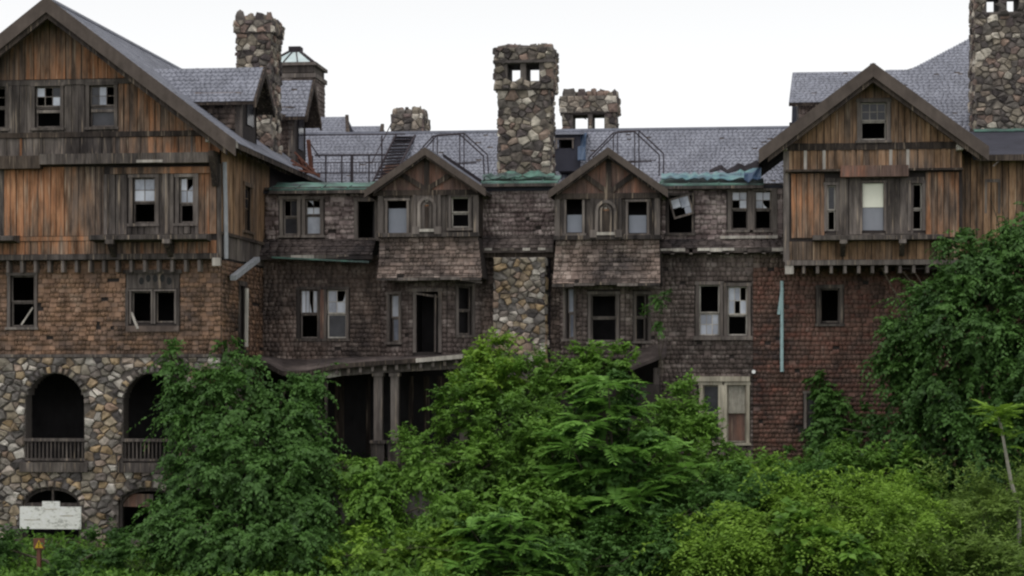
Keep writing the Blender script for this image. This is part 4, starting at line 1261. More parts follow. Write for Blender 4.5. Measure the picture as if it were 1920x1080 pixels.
o = window(B, FC, *wq[3], up=(1, 1, 'd'), lo=(1, 1, 'd'), cas=.14, mat='paint', split=.5); curtain(FC, o, wq[3][0] + .03, wq[3][1] - .03, wq[3][2] + .8, wq[3][3] - .03, -.24, M['curtain'], 'curtain', 3)
o = window(B, FC, *wq[4], up=(1, 1, 'd'), lo=(1, 1, 'd'), cas=.12, mat='paint', split=.5); curtain(FC, o, wq[4][0] + .05, wq[4][1] - .05, wq[4][2] + 1.0, wq[4][3] - .03, -.055, M['curtain'], 'curtain', 3)
curtain(FC, o, wq[4][0] + .05, wq[4][1] - .05, wq[4][2] + .05, wq[4][2] + .98, -.12, M['panelwood'], 'board', 0)
MB().box(FC, XA(1298, YC), XA(1406, YC), wq[3][3] + .13, wq[3][3] + .3, .0, .14).build('window_head', M['paint'], B.root)
MB().hexa([FC.p(wq[4][0] - .3, wq[3][2] + .6, .02), FC.p(wq[4][0] - .2, wq[3][2] + .6, .02), FC.p(wq[4][0] - .02, wq[3][3], .02), FC.p(wq[4][0] - .3, wq[3][3], .02)][:4] + [FC.p(wq[4][0] - .3, wq[3][2] + .6, .1), FC.p(wq[4][0] - .2, wq[3][2] + .6, .1), FC.p(wq[4][0] - .02, wq[3][3], .1), FC.p(wq[4][0] - .3, wq[3][3], .1)]).build('mullion', M['paint'], B.root)
window(B, FC, *wq[5], up=(1, 1, 'd'), lo=(1, 1, 'd'), cas=.09, mat='casing')
ul, vl = XA(1413, YC), zc(697, 1413)
lp = MB().prism(FC, [(ul + .07 * math.cos(k * math.pi / 4), vl + .07 * math.sin(k * math.pi / 4)) for k in range(8)], .03, .16).build('wall_lamp', M['white'], B.root)
MB().tube([FC.p(XA(1466, YC), zc(697, 1466), .12), FC.p(XA(1466, YC), zc(527, 1466), .12)], .06, n=8).tube([FC.p(XA(1460, YC), zc(590, 1460), .12), FC.p(XA(1467, YC), zc(540, 1466), .12)], .06, n=6).build('downpipe', M['pipe'], B.root)

# ---- the sagging porch
Yp = 66.9
FP = front(Yp)
knots = [(478, 672), (530, 700), (575, 699), (640, 686), (705, 681), (780, 676), (870, 668)]
back = [(478, 664), (530, 672), (575, 674), (640, 670), (705, 668), (780, 664), (870, 660)]
mb = MB()
for (p0, y0), (p1, y1), (b0, c0), (b1, c1) in zip(knots, knots[1:], back, back[1:]):
    q = [Vector((XA(p0, Yp - .45), Yp - .45, ZA(p0, y0, Yp - .45))), Vector((XA(p1, Yp - .45), Yp - .45, ZA(p1, y1, Yp - .45))), Vector((XA(b1, 69.95), 69.95, ZA(b1, c1, 69.95))), Vector((XA(b0, 69.95), 69.95, ZA(b0, c0, 69.95)))]
    mb.hexa([v - Vector((0, 0, .1)) for v in q] + q)
pr = mb.build('porch_roof', M['sh_black'], B.root)
for (p0, y0), (p1, y1), (b0, c0), (b1, c1) in zip(knots, knots[1:], back, back[1:]):
    f0 = Vector((XA(p0, Yp - .45), Yp - .45, ZA(p0, y0, Yp - .45))); f1 = Vector((XA(p1, Yp - .45), Yp - .45, ZA(p1, y1, Yp - .45)))
    MB().bar(f0 - Vector((0, .03, .0)), f1 - Vector((.01, .03, .0)), .05, .14).build('fascia_board', M['dark' if p0 < 760 else 'palewood'], pr)
beamk = [(572, 708), (640, 697), (705, 692), (740, 690), (870, 683)]
for i, ((p0, y0), (p1, y1)) in enumerate(zip(beamk, beamk[1:])):
    MB().bar((XA(p0, Yp), Yp, ZA(p0, y0, Yp)), (XA(p1, Yp) - .01, Yp, ZA(p1, y1, Yp)), .26, .28).build('beam', M['palewood' if i == 0 else 'casing'], pr)
for i in range(13):
    px = 590 + i * 22.5; y = np.interp(px, [k[0] for k in knots], [k[1] for k in knots]) + 7
    MB().box(FP, XA(px, Yp) - .05, XA(px, Yp) + .05, ZA(px, y + 8, Yp), ZA(px, y - 2, Yp), -.3, .4).build('rafter_tail', M['casing'], pr)
zpf = ZA(720, 868, Yp)
for px, w in ((710, 16), (741, 15), (870, 15)):
    u = XA(px, Yp); hwid = w / 56.5 / 2; zt_ = ZA(px, 699, Yp)
    c = MB().box(FP, u - hwid, u + hwid, zpf + .7, zt_, -hwid, hwid).box(FP, u - hwid - .05, u + hwid + .05, zt_ - .12, zt_ - .002, -hwid - .05, hwid + .05).build('porch_column', M['casing'], B.root)
    MB().box(FP, u - hwid - .08, u + hwid + .08, zpf - .6, zpf + .7, -hwid - .08, hwid + .08).box(FP, u - hwid - .13, u + hwid + .13, zpf + .66, zpf + .76, -hwid - .13, hwid + .13).build('pedestal', M['trim'], c)
for px, w in ((600, 8), (612, 5)):
    u = XA(px, Yp); MB().box(FP, u - w / 113, u + w / 113, zpf - .5, ZA(px, 712, Yp), -.07, .07).build('post', M['trim'], B.root)
MB().box(FP, XA(480, Yp), XA(910, Yp), zpf - .2, zpf - .02, -3, .3).build('porch_floor', M['dark'], B.root)
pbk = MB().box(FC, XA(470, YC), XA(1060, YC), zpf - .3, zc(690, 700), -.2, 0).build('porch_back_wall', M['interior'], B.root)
for px in (560, 640, 690, 770, 800, 830):
    u = XA(px, YC); MB().box(FC, u - random.uniform(.05, .3), u + .1, zpf, zc(705, px), .01, .05).build('board', M['dark'], pbk)
MB().box(front(68.4), XA(900, YC), XA(1240, YC), 2.2, zc(720), -1.4, 0).build('bay_base_wall', M['under'], B.root)
# slanting shingled base under the right-hand bay
q = [(XA(1180, 68.3), 68.3, ZA(1180, 690, 68.3)), (XA(1250, 69.0), 69.0, ZA(1250, 662, 69)), (XA(1250, 69.9), 69.9, ZA(1250, 640, 69.9)), (XA(1172, 69.2), 69.2, ZA(1172, 664, 69.2))]
sl = MB().hexa([Vector(v) - Vector((0, 0, .12)) for v in q] + [Vector(v) for v in q]).build('bay_roof', M['sh_black'], B.root)
MB().box(front(69.0), XA(1231, 69) - .1, XA(1231, 69) + .1, 2.5, ZA(1231, 690, 69), -.1, .1).build('post', M['trim'], B.root)

# ---- roofs: flat roof with a green copper edge, slate roof behind it
zfl = zc(352, 960)
MB().hexa([(XA(480, YC), YC - .1, zfl - .12), (XA(1475, YC), YC - .1, zfl - .12), (XA(1475, YC), 79, zfl - .12), (XA(480, YC), 79, zfl - .12), (XA(480, YC), YC - .1, zfl), (XA(1475, YC), YC - .1, zfl), (XA(1475, YC), 79, zfl), (XA(480, YC), 79, zfl)]).build('flat_roof', M['tarroof'], B.root)
def edge(px0, px1, yb, yt, mat, name, dep=.9, rag=.05, yl=None):
    a, b = XA(px0, YC - .35), XA(px1, YC - .35); n = max(3, int((b - a) / .45))
    zb = ZA((px0 + px1) / 2, yb, YC - .35); zt_ = ZP(a, YC + dep, yt)
    zt_ = max(zt_, zb + .1)
    top = [random.uniform(-rag, rag) for _ in range(n + 1)]; mid = [random.uniform(-rag, rag) for _ in range(n + 1)]
    mb = MB()
    Y0, Y1, Y2 = YC - .35, YC + dep * .5, YC + dep
    for i in range(n):
        x, y = a + (b - a) * i / n, a + (b - a) * (i + 1) / n
        zm0, zm1 = (zb + zt_) / 2 + mid[i], (zb + zt_) / 2 + mid[i + 1]
        for (ya, p, q), (yb_, r, s) in (((Y0, zb, zb), (Y1, zm0, zm1)), ((Y1, zm0, zm1), (Y2, zt_ + top[i], zt_ + top[i + 1]))):
            mb.hexa([(x, ya, p - .05), (y, ya, q - .05), (y, yb_, s - .05), (x, yb_, r - .05), (x, ya, p), (y, ya, q), (y, yb_, s), (x, yb_, r)])
        if i % 2 == 0: mb.bar((x, Y0, zb + .02), (x, Y1, zm0 + .03), .04)
    MB().box(front(Y0), a, b, zb - .16, zb - .056, -.25, .02).build('fascia_board', M['trim'], B.root)
    return mb.build(name, mat, B.root)
edge(505, 700, 354, 343, M['copper'], 'copper_edge', rag=.03)
edge(903, 1046, 341, 329, M['copper'], 'copper_edge', 1.0, rag=.03)
edge(1236, 1432, 345, 335, M['copper'], 'copper_edge', 1.0, rag=.03)
# torn blue tarpaulin along the right-hand edge
random.seed(5)
def sheet(pts, mat, name, parent, bump=.07):
    """a crumpled strip: pts is a list of rows of (px, py, Y)"""
    n, m = len(pts), len(pts[0]); V = []
    for row in pts:
        for (px, py, Y) in row: V.append((XA(px, Y), Y + random.uniform(-bump, bump), ZA(px, py, Y) + random.uniform(-bump, bump)))
    k = len(V); V += [(x, y + .02, z - .03) for x, y, z in V]
    f = []
    for i in range(n - 1):
        for j in range(m - 1):
            a, b, c, d = i * m + j, i * m + j + 1, (i + 1) * m + j + 1, (i + 1) * m + j
            f += [(a, b, c, d), (k + d, k + c, k + b, k + a)]
    mb = MB(); mb.v, mb.f = V, f
    return mb.build(name, mat, parent)
sheet([[(1240 + i * 7.8, 337 - random.uniform(0, 4), 69.9) for i in range(25)], [(1240 + i * 7.8, 333 - random.uniform(0, 5) - .1 * i, 70.2) for i in range(25)], [(1240 + i * 7.8, 328 - random.uniform(0, 6) - (i / 24) ** 3 * 10, 70.9) for i in range(25)]], M['tarp'], 'tarpaulin', B.root, .025)
sheet([[(905 + i * 7.5, 334 - random.uniform(0, 3), 69.9) for i in range(19)], [(905 + i * 7.5, 327 - random.uniform(0, 9) * (1 if 4 < i < 15 else .4), 70.4) for i in range(19)]], M['copper'], 'copper_flashing', B.root)
sheet([[(1395 + i * 8, 338, 69.5) for i in range(5)], [(1395 + i * 8, 329, 69.7) for i in range(5)], [(1395 + i * 8, 324 - i * 2, 69.9) for i in range(5)]], M['bluetarp'], 'tarpaulin', B.root)
sheet([[(1330 + i * 11, 322 - (i % 3) * 2, 71.2) for i in range(10)], [(1330 + i * 11, 318 - (i % 3) * 4 - (i / 9) ** 2 * 14, 71.3) for i in range(10)]], M['tar'], 'torn_felt', B.root, .03)
# slates
Ye, Yrd = 77.6, 81.4
a_, b_ = XA(475, Ye), XA(1530, Ye)
zrd = ZP(XA(960, Yrd), Yrd, 246); ze = zrd - (Yrd - Ye) * .8
Fs = Face((0, Ye, ze), (1, 0, 0), (0, Yrd - Ye, zrd - ze)); Ls = math.hypot(Yrd - Ye, zrd - ze)
def rf(x0, x1, Ya, za_, Yb, zb_, name, W, t=.15, mat='dark'):
    return MB().hexa([(x0, Ya, za_ - t), (x1, Ya, za_ - t), (x1, Yb, zb_ - t), (x0, Yb, zb_ - t), (x0, Ya, za_), (x1, Ya, za_), (x1, Yb, zb_), (x0, Yb, zb_)]).build(name, M[mat], W.root)
r1 = rf(a_, b_, Ye, ze, Yrd, zrd, 'slate_roof', B)
slates(B, r1, Fs, lambda v: (a_, b_), 0, Ls)
rf(a_, b_, Yrd + 3.8, ze, Yrd, zrd, 'slate_roof', B, .15, 'slate')
MB().box(front(Yrd), a_, b_, zrd - .04, zrd + .05, -.1, .1).build('ridge_cap', M['slate'], r1)
MB().box(front(Ye), a_, b_, zfl - .1, ze - .1, -.2, -.02).build('attic_wall', M['under'], B.root)
# back and ends of the range
MB().box(front(84.8), XA(480, YC), XA(1500, YC), 0, ze, -.2, 0).build('back_wall', M['under'], B.root)
# small roof box beside the chimney, with a strip of blue plastic
bx0, bx1, Yx = XA(1040, 78.2), XA(1088, 78.2), 78.2
zb0, zb1 = ZA(1062, 292, Yx), ZA(1062, 250, Yx)
hb = (XA(1045, Yx), XA(1073, Yx), ZA(1062, 278, Yx), ZA(1062, 262, Yx))
sdm = wall(B, 'roof_box', front(Yx), bx0, bx1, zb0 - .6, zb1, [hb], .1, M['tarroof'], .8)
rf(bx0 - .1, bx1 + .1, Yx - .15, zb1 + .02, Yx + 3, zb1 + .35, 'roof_box_cover', B, .08, 'slate')
window(B, front(Yx), *hb, cas=.06, sill=False)
sheet([[(1083 + i * 5, 300, 77.9) for i in range(4)], [(1083 + i * 5, 275, 78.2) for i in range(4)], [(1085 + i * 5, 248, 79) for i in range(4)]], M['bluetarp'], 'plastic_strip', B.root, .03)
B.finish({'plank': 300, 'shingle': 300, 'slate': 0}); B.recs = {}

# ---- chimneys
x0, x1 = XA(936, 70.9), XA(1030, 70.9)
hx = lambda px, Y: XA(px, Y)
zq = lambda py, Y=70.8: ZA(985, py, Y)
chimney(B, x0, x1, 70.9, 72.3, zfl - .1, zq(88), .235, [(XA(951, 70.8), XA(975.5, 70.8), zq(152), zq(119)), (XA(986, 70.8), XA(1011, 70.8), zq(152), zq(119))], True, (zq(168), .11))
MB().box(front(70.78), x0 - .2, x1 + .2, zq(118), zq(113), -1.65, .1).build('chimney_course', M['chimstone'], B.root)
x0, x1 = XA(735, 82.5), XA(790, 82.5)
chimney(B, x0, x1, 82.5, 84.6, zrd - 1.5, ZA(765, 213, 82.5), .27, rough_top=True)
x0, x1 = XA(1056, 83), XA(1152, 83)
zq2 = lambda py: ZA(1105, py, 83)
chimney(B, x0, x1, 83, 84.4, zrd - 1.5, zq2(180), .28, [(XA(1074, 83), XA(1102, 83), zq2(250), zq2(214)), (XA(1111, 83), XA(1133, 83), zq2(250), zq2(214))], True, (zq2(212), .1), rough_top=True)

# ================================================================ RIGHT WING
YR = 68.6
C = Wing('gabled_wing', 'smaller gabled wing of tan and orange boards above brown shingles', 'building', (XA(1640, YR), YR, 3), 'wings of the derelict hall')
FG = front(YR)
xap, zap = XA(1637, 67.9), ZA(1637, 122, 67.9)
hwr = (XA(1850, 67.9) - XA(1421, 67.9)) / 2; drr = zap - ZA(1637, 281, 67.9)
gable_roof(C, xap, zap, hwr, drr, 67.9, 76, .40, .09, .16)
rl2 = lambda x: zap - .2 - abs(x - xap) * drr / hwr
zr_ = lambda py, px=1640: ZA(px, py, YR)
xl, xr = XA(1472, YR), XA(1804, YR)
wg = [(XA(1614, YR), XA(1662, YR), zr_(262), zr_(192))]
z1_, z2_, z3_, z4_, z5_ = zr_(268), zr_(281), zr_(318), zr_(326), zr_(440)
wo = wall(C, 'gable_wall', FG, xl, xr, z3_, 99, wg, .25, M['under'], 2.5, rl2)
planks(C, wo, FG, xl, xr, z1_, 99, M['tan'], [grow(wg[0], .14)], (.18, .3), lambda x: rl2(x) + .1)
planks(C, wo, FG, xl, xr, z3_ + .02, z2_, M['tan'], (), (.18, .4), lambda x: rl2(x) + .1, miss=.02)
lm = lambda z: min((zap - .35 - z) * hwr / drr, XA(1804, YR) - xap)
MB().box(FG, xap - lm(z1_), xap + lm(z1_), z2_, z1_, -.02, .08).build('trim_board', M['dark'], C.root)
for px in (1510, 1545, 1572, 1600, 1670, 1702, 1735, 1770):
    u = XA(px, YR); MB().box(FG, u - .05, u + .05, z3_ + .03, z2_, .03, .07).build('batten', M['palewood' if px in (1510, 1545, 1670, 1702) else 'tan'], C.root)
MB().box(FG, xl, XA(1575, YR), zr_(322), z3_, -.02, .34).build('beam', M['dark'], C.root)
MB().box(FG, XA(1575, YR) + .003, XA(1702, YR), zr_(333), zr_(312), -.02, .4).build('beam', M['panelwood'], C.root)
MB().box(FG, XA(1702, YR) + .003, xr, zr_(322), z3_, -.02, .34).build('beam', M['dark'], C.root)
window(C, FG, *wg[0], up=(3, 2, 'dddddd'), lo=(1, 1, '.'), cas=.13, split=.5, mat='casing', sash_mat='palewood')
# board tier with the bay
wb = [(XA(1551, YR), XA(1567, YR), zr_(432), zr_(347)), (XA(1617, YR), XA(1657, YR), zr_(432), zr_(343)), (XA(1708, YR), XA(1729, YR), zr_(432), zr_(345))]
zj = zr_(490)
wo = wall(C, 'board_wall', FG, xl, xr, zj, z3_ - .002, wb, .25, M['under'], 3)
planks(C, wo, FG, xl + .2, XA(1546, YR), z5_ - .1, zr_(324), M['orange'], (), (.16, .26))
planks(C, wo, FG, XA(1735, YR), xr - .1, z5_ - .1, zr_(324), M['orange'], (), (.16, .26))
planks(C, wo, FG, XA(1546, YR), XA(1735, YR), z5_, zr_(333), M['grey'], [grow(e, .1) for e in wb], (.3, .5), thick=.06)
planks(C, wo, FG, xl, xr, zj + .05, zr_(452), M['tan'], (), (.18, .3))
o = window(C, FG, *wb[0], up=(1, 1, 'd'), lo=(1, 1, '.'), cas=.1, split=.45, sash_mat='palewood', sill=False)
o = window(C, FG, *wb[1], cas=.08, sill=False)
curtain(FG, o, wb[1][0] + .01, wb[1][1] - .01, (wb[1][2] + wb[1][3]) / 2 - .02, wb[1][3] - .01, -.04, M['shade'])
curtain(FG, o, wb[1][0] + .01, wb[1][1] - .01, wb[1][2] + .01, (wb[1][2] + wb[1][3]) / 2 - .025, -.06, M['greyshade'], 'grey_sheet')
o = window(C, FG, *wb[2], up=(1, 1, '.'), lo=(1, 1, '.'), cas=.1, split=.45, sash_mat='palewood', sill=False)
MB().hexa([FG.p(XA(1523, YR), z5_ - .22, 0), FG.p(XA(1766, YR), z5_ - .22, 0), FG.p(XA(1766, YR), z5_ + .0, 0), FG.p(XA(1523, YR), z5_ + .0, 0), FG.p(XA(1523, YR), z5_ - .2, .6), FG.p(XA(1766, YR), z5_ - .2, .6), FG.p(XA(1766, YR), z5_ - .06, .6), FG.p(XA(1523, YR), z5_ - .06, .6)]).build('ledge', M['trim'], C.root)
for px in (1580, 1690):
    bracket(C, FG, XA(px, YR), z5_ - .22, .5, .5, .16, 'dark')
    MB().box(FG, XA(px, YR) - .12, XA(px, YR) + .12, z5_ - .33, z5_ - .201, .42, .63).build('ledge_end', M['casing'], C.root)
MB().box(FG, xl, xr, zj - .12, zj + .05, 0, .08).build('trim_board', M['casing'], C.root)
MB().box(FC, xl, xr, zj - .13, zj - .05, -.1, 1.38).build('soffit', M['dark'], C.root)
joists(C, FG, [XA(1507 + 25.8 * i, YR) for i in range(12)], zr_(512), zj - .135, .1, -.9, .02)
MB().box(FG, XA(1472, YR), XA(1488, YR), zr_(513), zr_(497), -.2, .05).build('joist', M['palewood'], C.root)
MB().box(FG, xl - .06, xl + .14, zj, zr_(272), -.1, .06).build('corner_board', M['casing'], C.root)
MB().box(sideL(xl), -71.5, -YR - .003, zj, zr_(285), -.2, 0).build('side_wall', M['dark'], C.root)
MB().box(sideR(xr), YR + .3, 74, zj, rl2(xr), -.2, 0).build('side_wall', M['dark'], C.root)
for px in (1470, 1800):
    MB().box(front(68.2), XA(px, 68.2) - .1, XA(px, 68.2) + .1, ZA(px, 281, 68.2), ZA(px, 270, 68.2), -.5, .1).build('purlin_end', M['palewood'], C.root)
# boarded wall carrying on to the right, with its low dark roof
YX = 69.3
FX = front(YX)
xa2, xb2 = xr - .02, XA(2010, YX)
wx = wall(C, 'board_wall', FX, xa2, xb2, ZA(1850, 560, YX), ZA(1850, 288, YX), (), .25, M['under'], 0)
planks(C, wx, FX, xa2, xb2, ZA(1850, 560, YX), ZA(1850, 288, YX), M['tan'], (), (.18, .32), weight=.8)
for px in (1848, 1873):
    MB().box(FX, XA(px, YX) - .04, XA(px, YX) + .04, ZA(1860, 400, YX), ZA(1860, 340, YX), .03, .06).build('batten', M['grey'], C.root)
MB().box(FX, XA(1846, YX), XA(1875, YX), ZA(1860, 342, YX), ZA(1860, 336, YX), .03, .065).build('batten', M['grey'], C.root)
ze2 = ZA(1880, 290, YX - .8); zt2 = ZA(1880, 246, 72.4)
rr = rf(XA(1820, YX), XA(2020, YX), YX - .8, ze2, 72.4, zt2, 'low_roof', C, .16, 'tarroof')
MB().box(front(YX - .8), XA(1825, YX), XA(2020, YX), ze2 - .2, ze2 + .0, .002, .05).build('fascia_board', M['dark'], rr)
MB().bar((XA(1862, 68.6), 68.6, ZA(1862, 312, 68.6)), (XA(1876, 68.6), 68.6, ZA(1876, 298, 68.6)), .12, .05).build('broken_rail', M['casing'], C.root)
# wall below the joists, right of the shingle wall, behind the tree
wo = wall(C, 'shingle_wall', front(YC + .02), XA(1690, YC) + .01, XA(2010, YC), 2.2, ZA(1850, 505, YC), (), .25, M['under'], 0)
shingles(C, wo, front(YC + .02), XA(1690, YC) + .01, XA(2010, YC), 2.2, ZA(1850, 505, YC), M['sh_red'], (), .16, (.2, .4), weight=.1)
# big slate roof rising to the right behind
def slope_poly(pts, Ya, Yb, za_, zb_, name, W, lim, t=.15):
    F = Face((0, Ya, za_), (1, 0, 0), (0, Yb - Ya, zb_ - za_)); L = math.hypot(Yb - Ya, zb_ - za_)
    mb = MB(); n = 14
    for i in range(n):
        v0, v1 = L * i / n, L * (i + 1) / n
        (l0, r0), (l1, r1) = lim(v0), lim(v1)
        mb.hexa([F.p(l0, v0, -t), F.p(r0, v0, -t), F.p(r1, v1, -t), F.p(l1, v1, -t), F.p(l0, v0), F.p(r0, v0), F.p(r1, v1), F.p(l1, v1)])
    o = mb.build(name, M['dark'], W.root)
    slates(W, o, F, lim, 0, L)
    return o, F, L
Ya, Yb = 73.2, 81.0
za_ = ZP(XA(1750, Ya), Ya, 262); zb_ = ZP(XA(1850, Yb), Yb, 30)
F_t = Face((0, Ya, za_), (1, 0, 0), (0, Yb - Ya, zb_ - za_)); L_t = math.hypot(Yb - Ya, zb_ - za_)
def yz(v): return Ya + (Yb - Ya) * v / L_t, za_ + (zb_ - za_) * v / L_t
def lim_t(v):
    Y, Z = yz(v); py = 700 - (Z - EYE) * FPX / DEP(XA(1750, Y), Y)
    px = 1660 if py > 131 else 1705 + (131 - py) * 120 / 61
    return (XA(px, Y), XA(2030, Y))
slope_poly(None, Ya, Yb, za_, zb_, 'slate_roof', C, lim_t)
# cross gable with its eave showing on the left
Y1_, Y2_ = 75.5, 78.0
ze_, zd_ = ZA(1500, 192, Y1_), ZA(1500, 136, Y2_)
vl = lambda v: (XA(1479, Y1_) + (XA(1486, Y2_) - XA(1479, Y1_)) * v / math.hypot(Y2_ - Y1_, zd_ - ze_), XA(1720, Y1_))
slope_poly(None, Y1_, Y2_, ze_, zd_, 'slate_roof', C, vl)
MB().hexa([(XA(1487, Y2_), Y2_ + 2.5, ze_ - .15), (XA(1720, Y2_), Y2_ + 2.5, ze_ - .15), (XA(1720, Y2_), Y2_ + .01, zd_ - .15), (XA(1487, Y2_), Y2_ + .01, zd_ - .15), (XA(1487, Y2_), Y2_ + 2.5, ze_), (XA(1720, Y2_), Y2_ + 2.5, ze_), (XA(1720, Y2_), Y2_ + .01, zd_), (XA(1487, Y2_), Y2_ + .01, zd_)]).build('slate_roof', M['slate'], C.root)
cw = MB().box(front(76), XA(1497, 76), XA(1720, 76), ZA(1500, 262, 76), ZA(1500, 192, 76) + .1, -3, 0).build('attic_wall', M['under'], C.root)
shingles(C, cw, front(76), XA(1497, 76), XA(1560, 76), ZA(1500, 240, 76), ZA(1500, 194, 76), M['sh_dark'], (), .17, weight=.1)
MB().box(front(82), XA(1480, 82), XA(2100, 82), 0, ZA(1500, 192, 76), -.2, 0).build('back_wall', M['under'], C.root)
C.finish({'plank': 300, 'shingle': 0, 'slate': 0}); C.recs = {}
# its chimney
x0, x1 = XA(1830, 72.6), XA(1925, 72.6)
zq3 = lambda py: ZA(1875, py, 72.6)
chimney(C, x0, x1, 72.6, 74.2, zq3(262), zq3(-40), .245, [(XA(1850, 72.6), XA(1873, 72.6), zq3(22), zq3(-12)), (XA(1888, 72.6), XA(1911, 72.6), zq3(22), zq3(-12))], True)
sheetm = rf(XA(1826, 72.4), XA(1940, 72.4), 72.2, zq3(247), 72.9, zq3(236), 'copper_flashing', C, .04, 'copper')

# ================================================================ things behind and on the roofs
T = Wing('roof_lantern', 'square shingled tower with glass pyramid roof behind the left chimney', 'tower', (XA(560, 92), 92, 14))
YT = 92.0
FT = front(YT)
ta, tb = XA(500, YT), XA(588, YT)
tz = lambda py: ZA(555, py, YT)
wo = MB().box(FT, ta, tb, tz(270), tz(142), -(YS(608, tb) - YT), 0).build('tower_wall', M['under'], T.root)
YTb = YS(608, tb)
shingles(T, wo, FT, ta, tb, tz(270), tz(142), M['sh_grey'], (), .2, (.2, .4))
shingles(T, wo, sideR(tb), YT, YTb, tz(270), tz(142), M['sh_grey'], (), .2, (.3, .6))
for (ya, yb_, e) in ((146, 138, .12), (136, 121, .0), (123, 117, .14)):
    MB().hexa([(ta - e, YT - e, tz(ya)), (tb + e, YT - e, tz(ya)), (tb + e, YTb + e, tz(ya)), (ta - e, YTb + e, tz(ya)), (ta - e, YT - e, tz(yb_)), (tb + e, YT - e, tz(yb_)), (tb + e, YTb + e, tz(yb_)), (ta - e, YTb + e, tz(yb_))]).build('cornice', M['casing' if e else 'trim'], T.root)
cxm, cym = (ta + tb) / 2, (YT + YTb) / 2
zA, zB_ = tz(116), tz(92)
k = .28
base = [(ta + .1, YT + .1), (tb - .1, YT + .1), (tb - .1, YTb - .1), (ta + .1, YTb - .1)]
topq = [(cxm + (x - cxm) * k, cym + (y - cym) * k) for x, y in base]
g = MB().hexa([(x, y, zA) for x, y in base] + [(x, y, zB_) for x, y in topq]).build('skylight', M['skylight'], T.root)
for i in range(4):
    (x, y), (p, q) = base[i], topq[i]; MB().bar((x, y, zA + .02), (p, q, zB_ + .02), .1).build('glazing_bar', M['iron'], g)
    (x2, y2), (p2, q2) = base[(i + 1) % 4], topq[(i + 1) % 4]
    for t in (.33, .66): MB().bar((x + (x2 - x) * t, y + (y2 - y) * t, zA + .02), (p + (p2 - p) * t, q + (q2 - q) * t, zB_ + .02), .05).build('glazing_bar', M['iron'], g)
MB().hexa([(x, y, zB_) for x, y in topq] + [(x, y, zB_ + .28) for x, y in topq]).build('vent_cap', M['tar'], T.root)
T.finish({'shingle': 150})
# roofs of a rear wing
Rw = Wing('rear_wing', 'slate roofs of a rear wing showing above the main ridge', 'building', (XA(640, 88), 88, 10))
for (p0, p1, p2, yr, ye_, Y) in ((560, 638, 652, 220, 256, 88), (640, 706, 714, 238, 262, 90)):
    zr1, zr2 = ZA(600, yr, Y + 1.5), ZA(600, ye_, Y)
    f = Face((0, Y, zr2), (1, 0, 0), (0, 1.5, zr1 - zr2)); L = math.hypot(1.5, zr1 - zr2)
    o = MB().hexa([f.p(XA(p0, Y), 0, -.1), f.p(XA(p2, Y), 0, -.1), f.p(XA(p1, Y), L, -.1), f.p(XA(p0, Y), L, -.1), f.p(XA(p0, Y), 0, 0), f.p(XA(p2, Y), 0, 0), f.p(XA(p1, Y), L, 0), f.p(XA(p0, Y), L, 0)]).build('slate_roof', M['dark'], Rw.root)
    slates(Rw, o, f, lambda v: (XA(p0, Y), XA(p2, Y) + (XA(p1, Y) - XA(p2, Y)) * v / L), 0, L)
    MB().hexa([(XA(p0, Y), Y + .2, zr2 - 3), (XA(p2, Y) - .25, Y + .2, zr2 - 3), (XA(p2, Y) - .25, Y + 3.2, zr2 - 3), (XA(p0, Y), Y + 3.2, zr2 - 3), (XA(p0, Y), Y + .3, zr2), (XA(p2, Y) - .3, Y + .3, zr2), (XA(p2, Y) - .3, Y + 3, zr2), (XA(p0, Y), Y + 3, zr2)]).build('wall', M['sh_grey'], Rw.root)
    MB().hexa([(XA(p0, Y), Y + 1.5, zr1 - .1), (XA(p1, Y), Y + 1.5, zr1 - .1), (XA(p2, Y), Y + 3, zr2 - .1), (XA(p0, Y), Y + 3, zr2 - .1), (XA(p0, Y), Y + 1.5, zr1), (XA(p1, Y), Y + 1.5, zr1), (XA(p2, Y), Y + 3, zr2), (XA(p0, Y), Y + 3, zr2)]).build('slate_roof', M['slate'], Rw.root)
    MB().bar((XA(p1, Y), Y + 1.5, zr1 + .03), (XA(p2, Y), Y, zr2 + .03), .16).build('bargeboard', M['dark'], Rw.root)
Rw.finish({'slate': 0})

# fire ladder up the slates
def L3(px, py, Y): return Vector((XA(px, Y), Y, ZA(px, py, Y)))
lad = thing('fire_ladder', 'steep iron fire ladder with many rungs leaning on the slate roof', 'ladder', L3(715, 345, 77.3))
p0, p1 = L3(698, 344, 77.2), L3(742, 254, 81.2)
q0, q1 = L3(736, 338, 77.2), L3(778, 254, 81.2)
MB().tube([p0, p1], .05).build('stringer', M['iron'], lad); MB().tube([q0, q1], .05).build('stringer', M['iron'], lad)
for i in range(15):
    t = (i + .5) / 15; a, b = p0.lerp(p1, t), q0.lerp(q1, t)
    MB().hexa([a + Vector((0, -.1, -.02)), b + Vector((0, -.1, -.02)), b + Vector((0, .12, -.02)), a + Vector((0, .12, -.02)), a + Vector((0, -.1, .02)), b + Vector((0, -.1, .02)), b + Vector((0, .12, .02)), a + Vector((0, .12, .02))]).build('rung', M['iron'], lad)
MB().tube([p0 + Vector((0, -.1, .8)), p1 + Vector((0, -.1, .8))], .025).build('handrail', M['iron'], lad)
MB().hexa([p + Vector((0, d, e)) for e in (-.3, -.26) for p, d in ((p0, .2), (q0, .2), (q1, .2), (p1, .2))]).build('backing', M['panelwood'], lad)
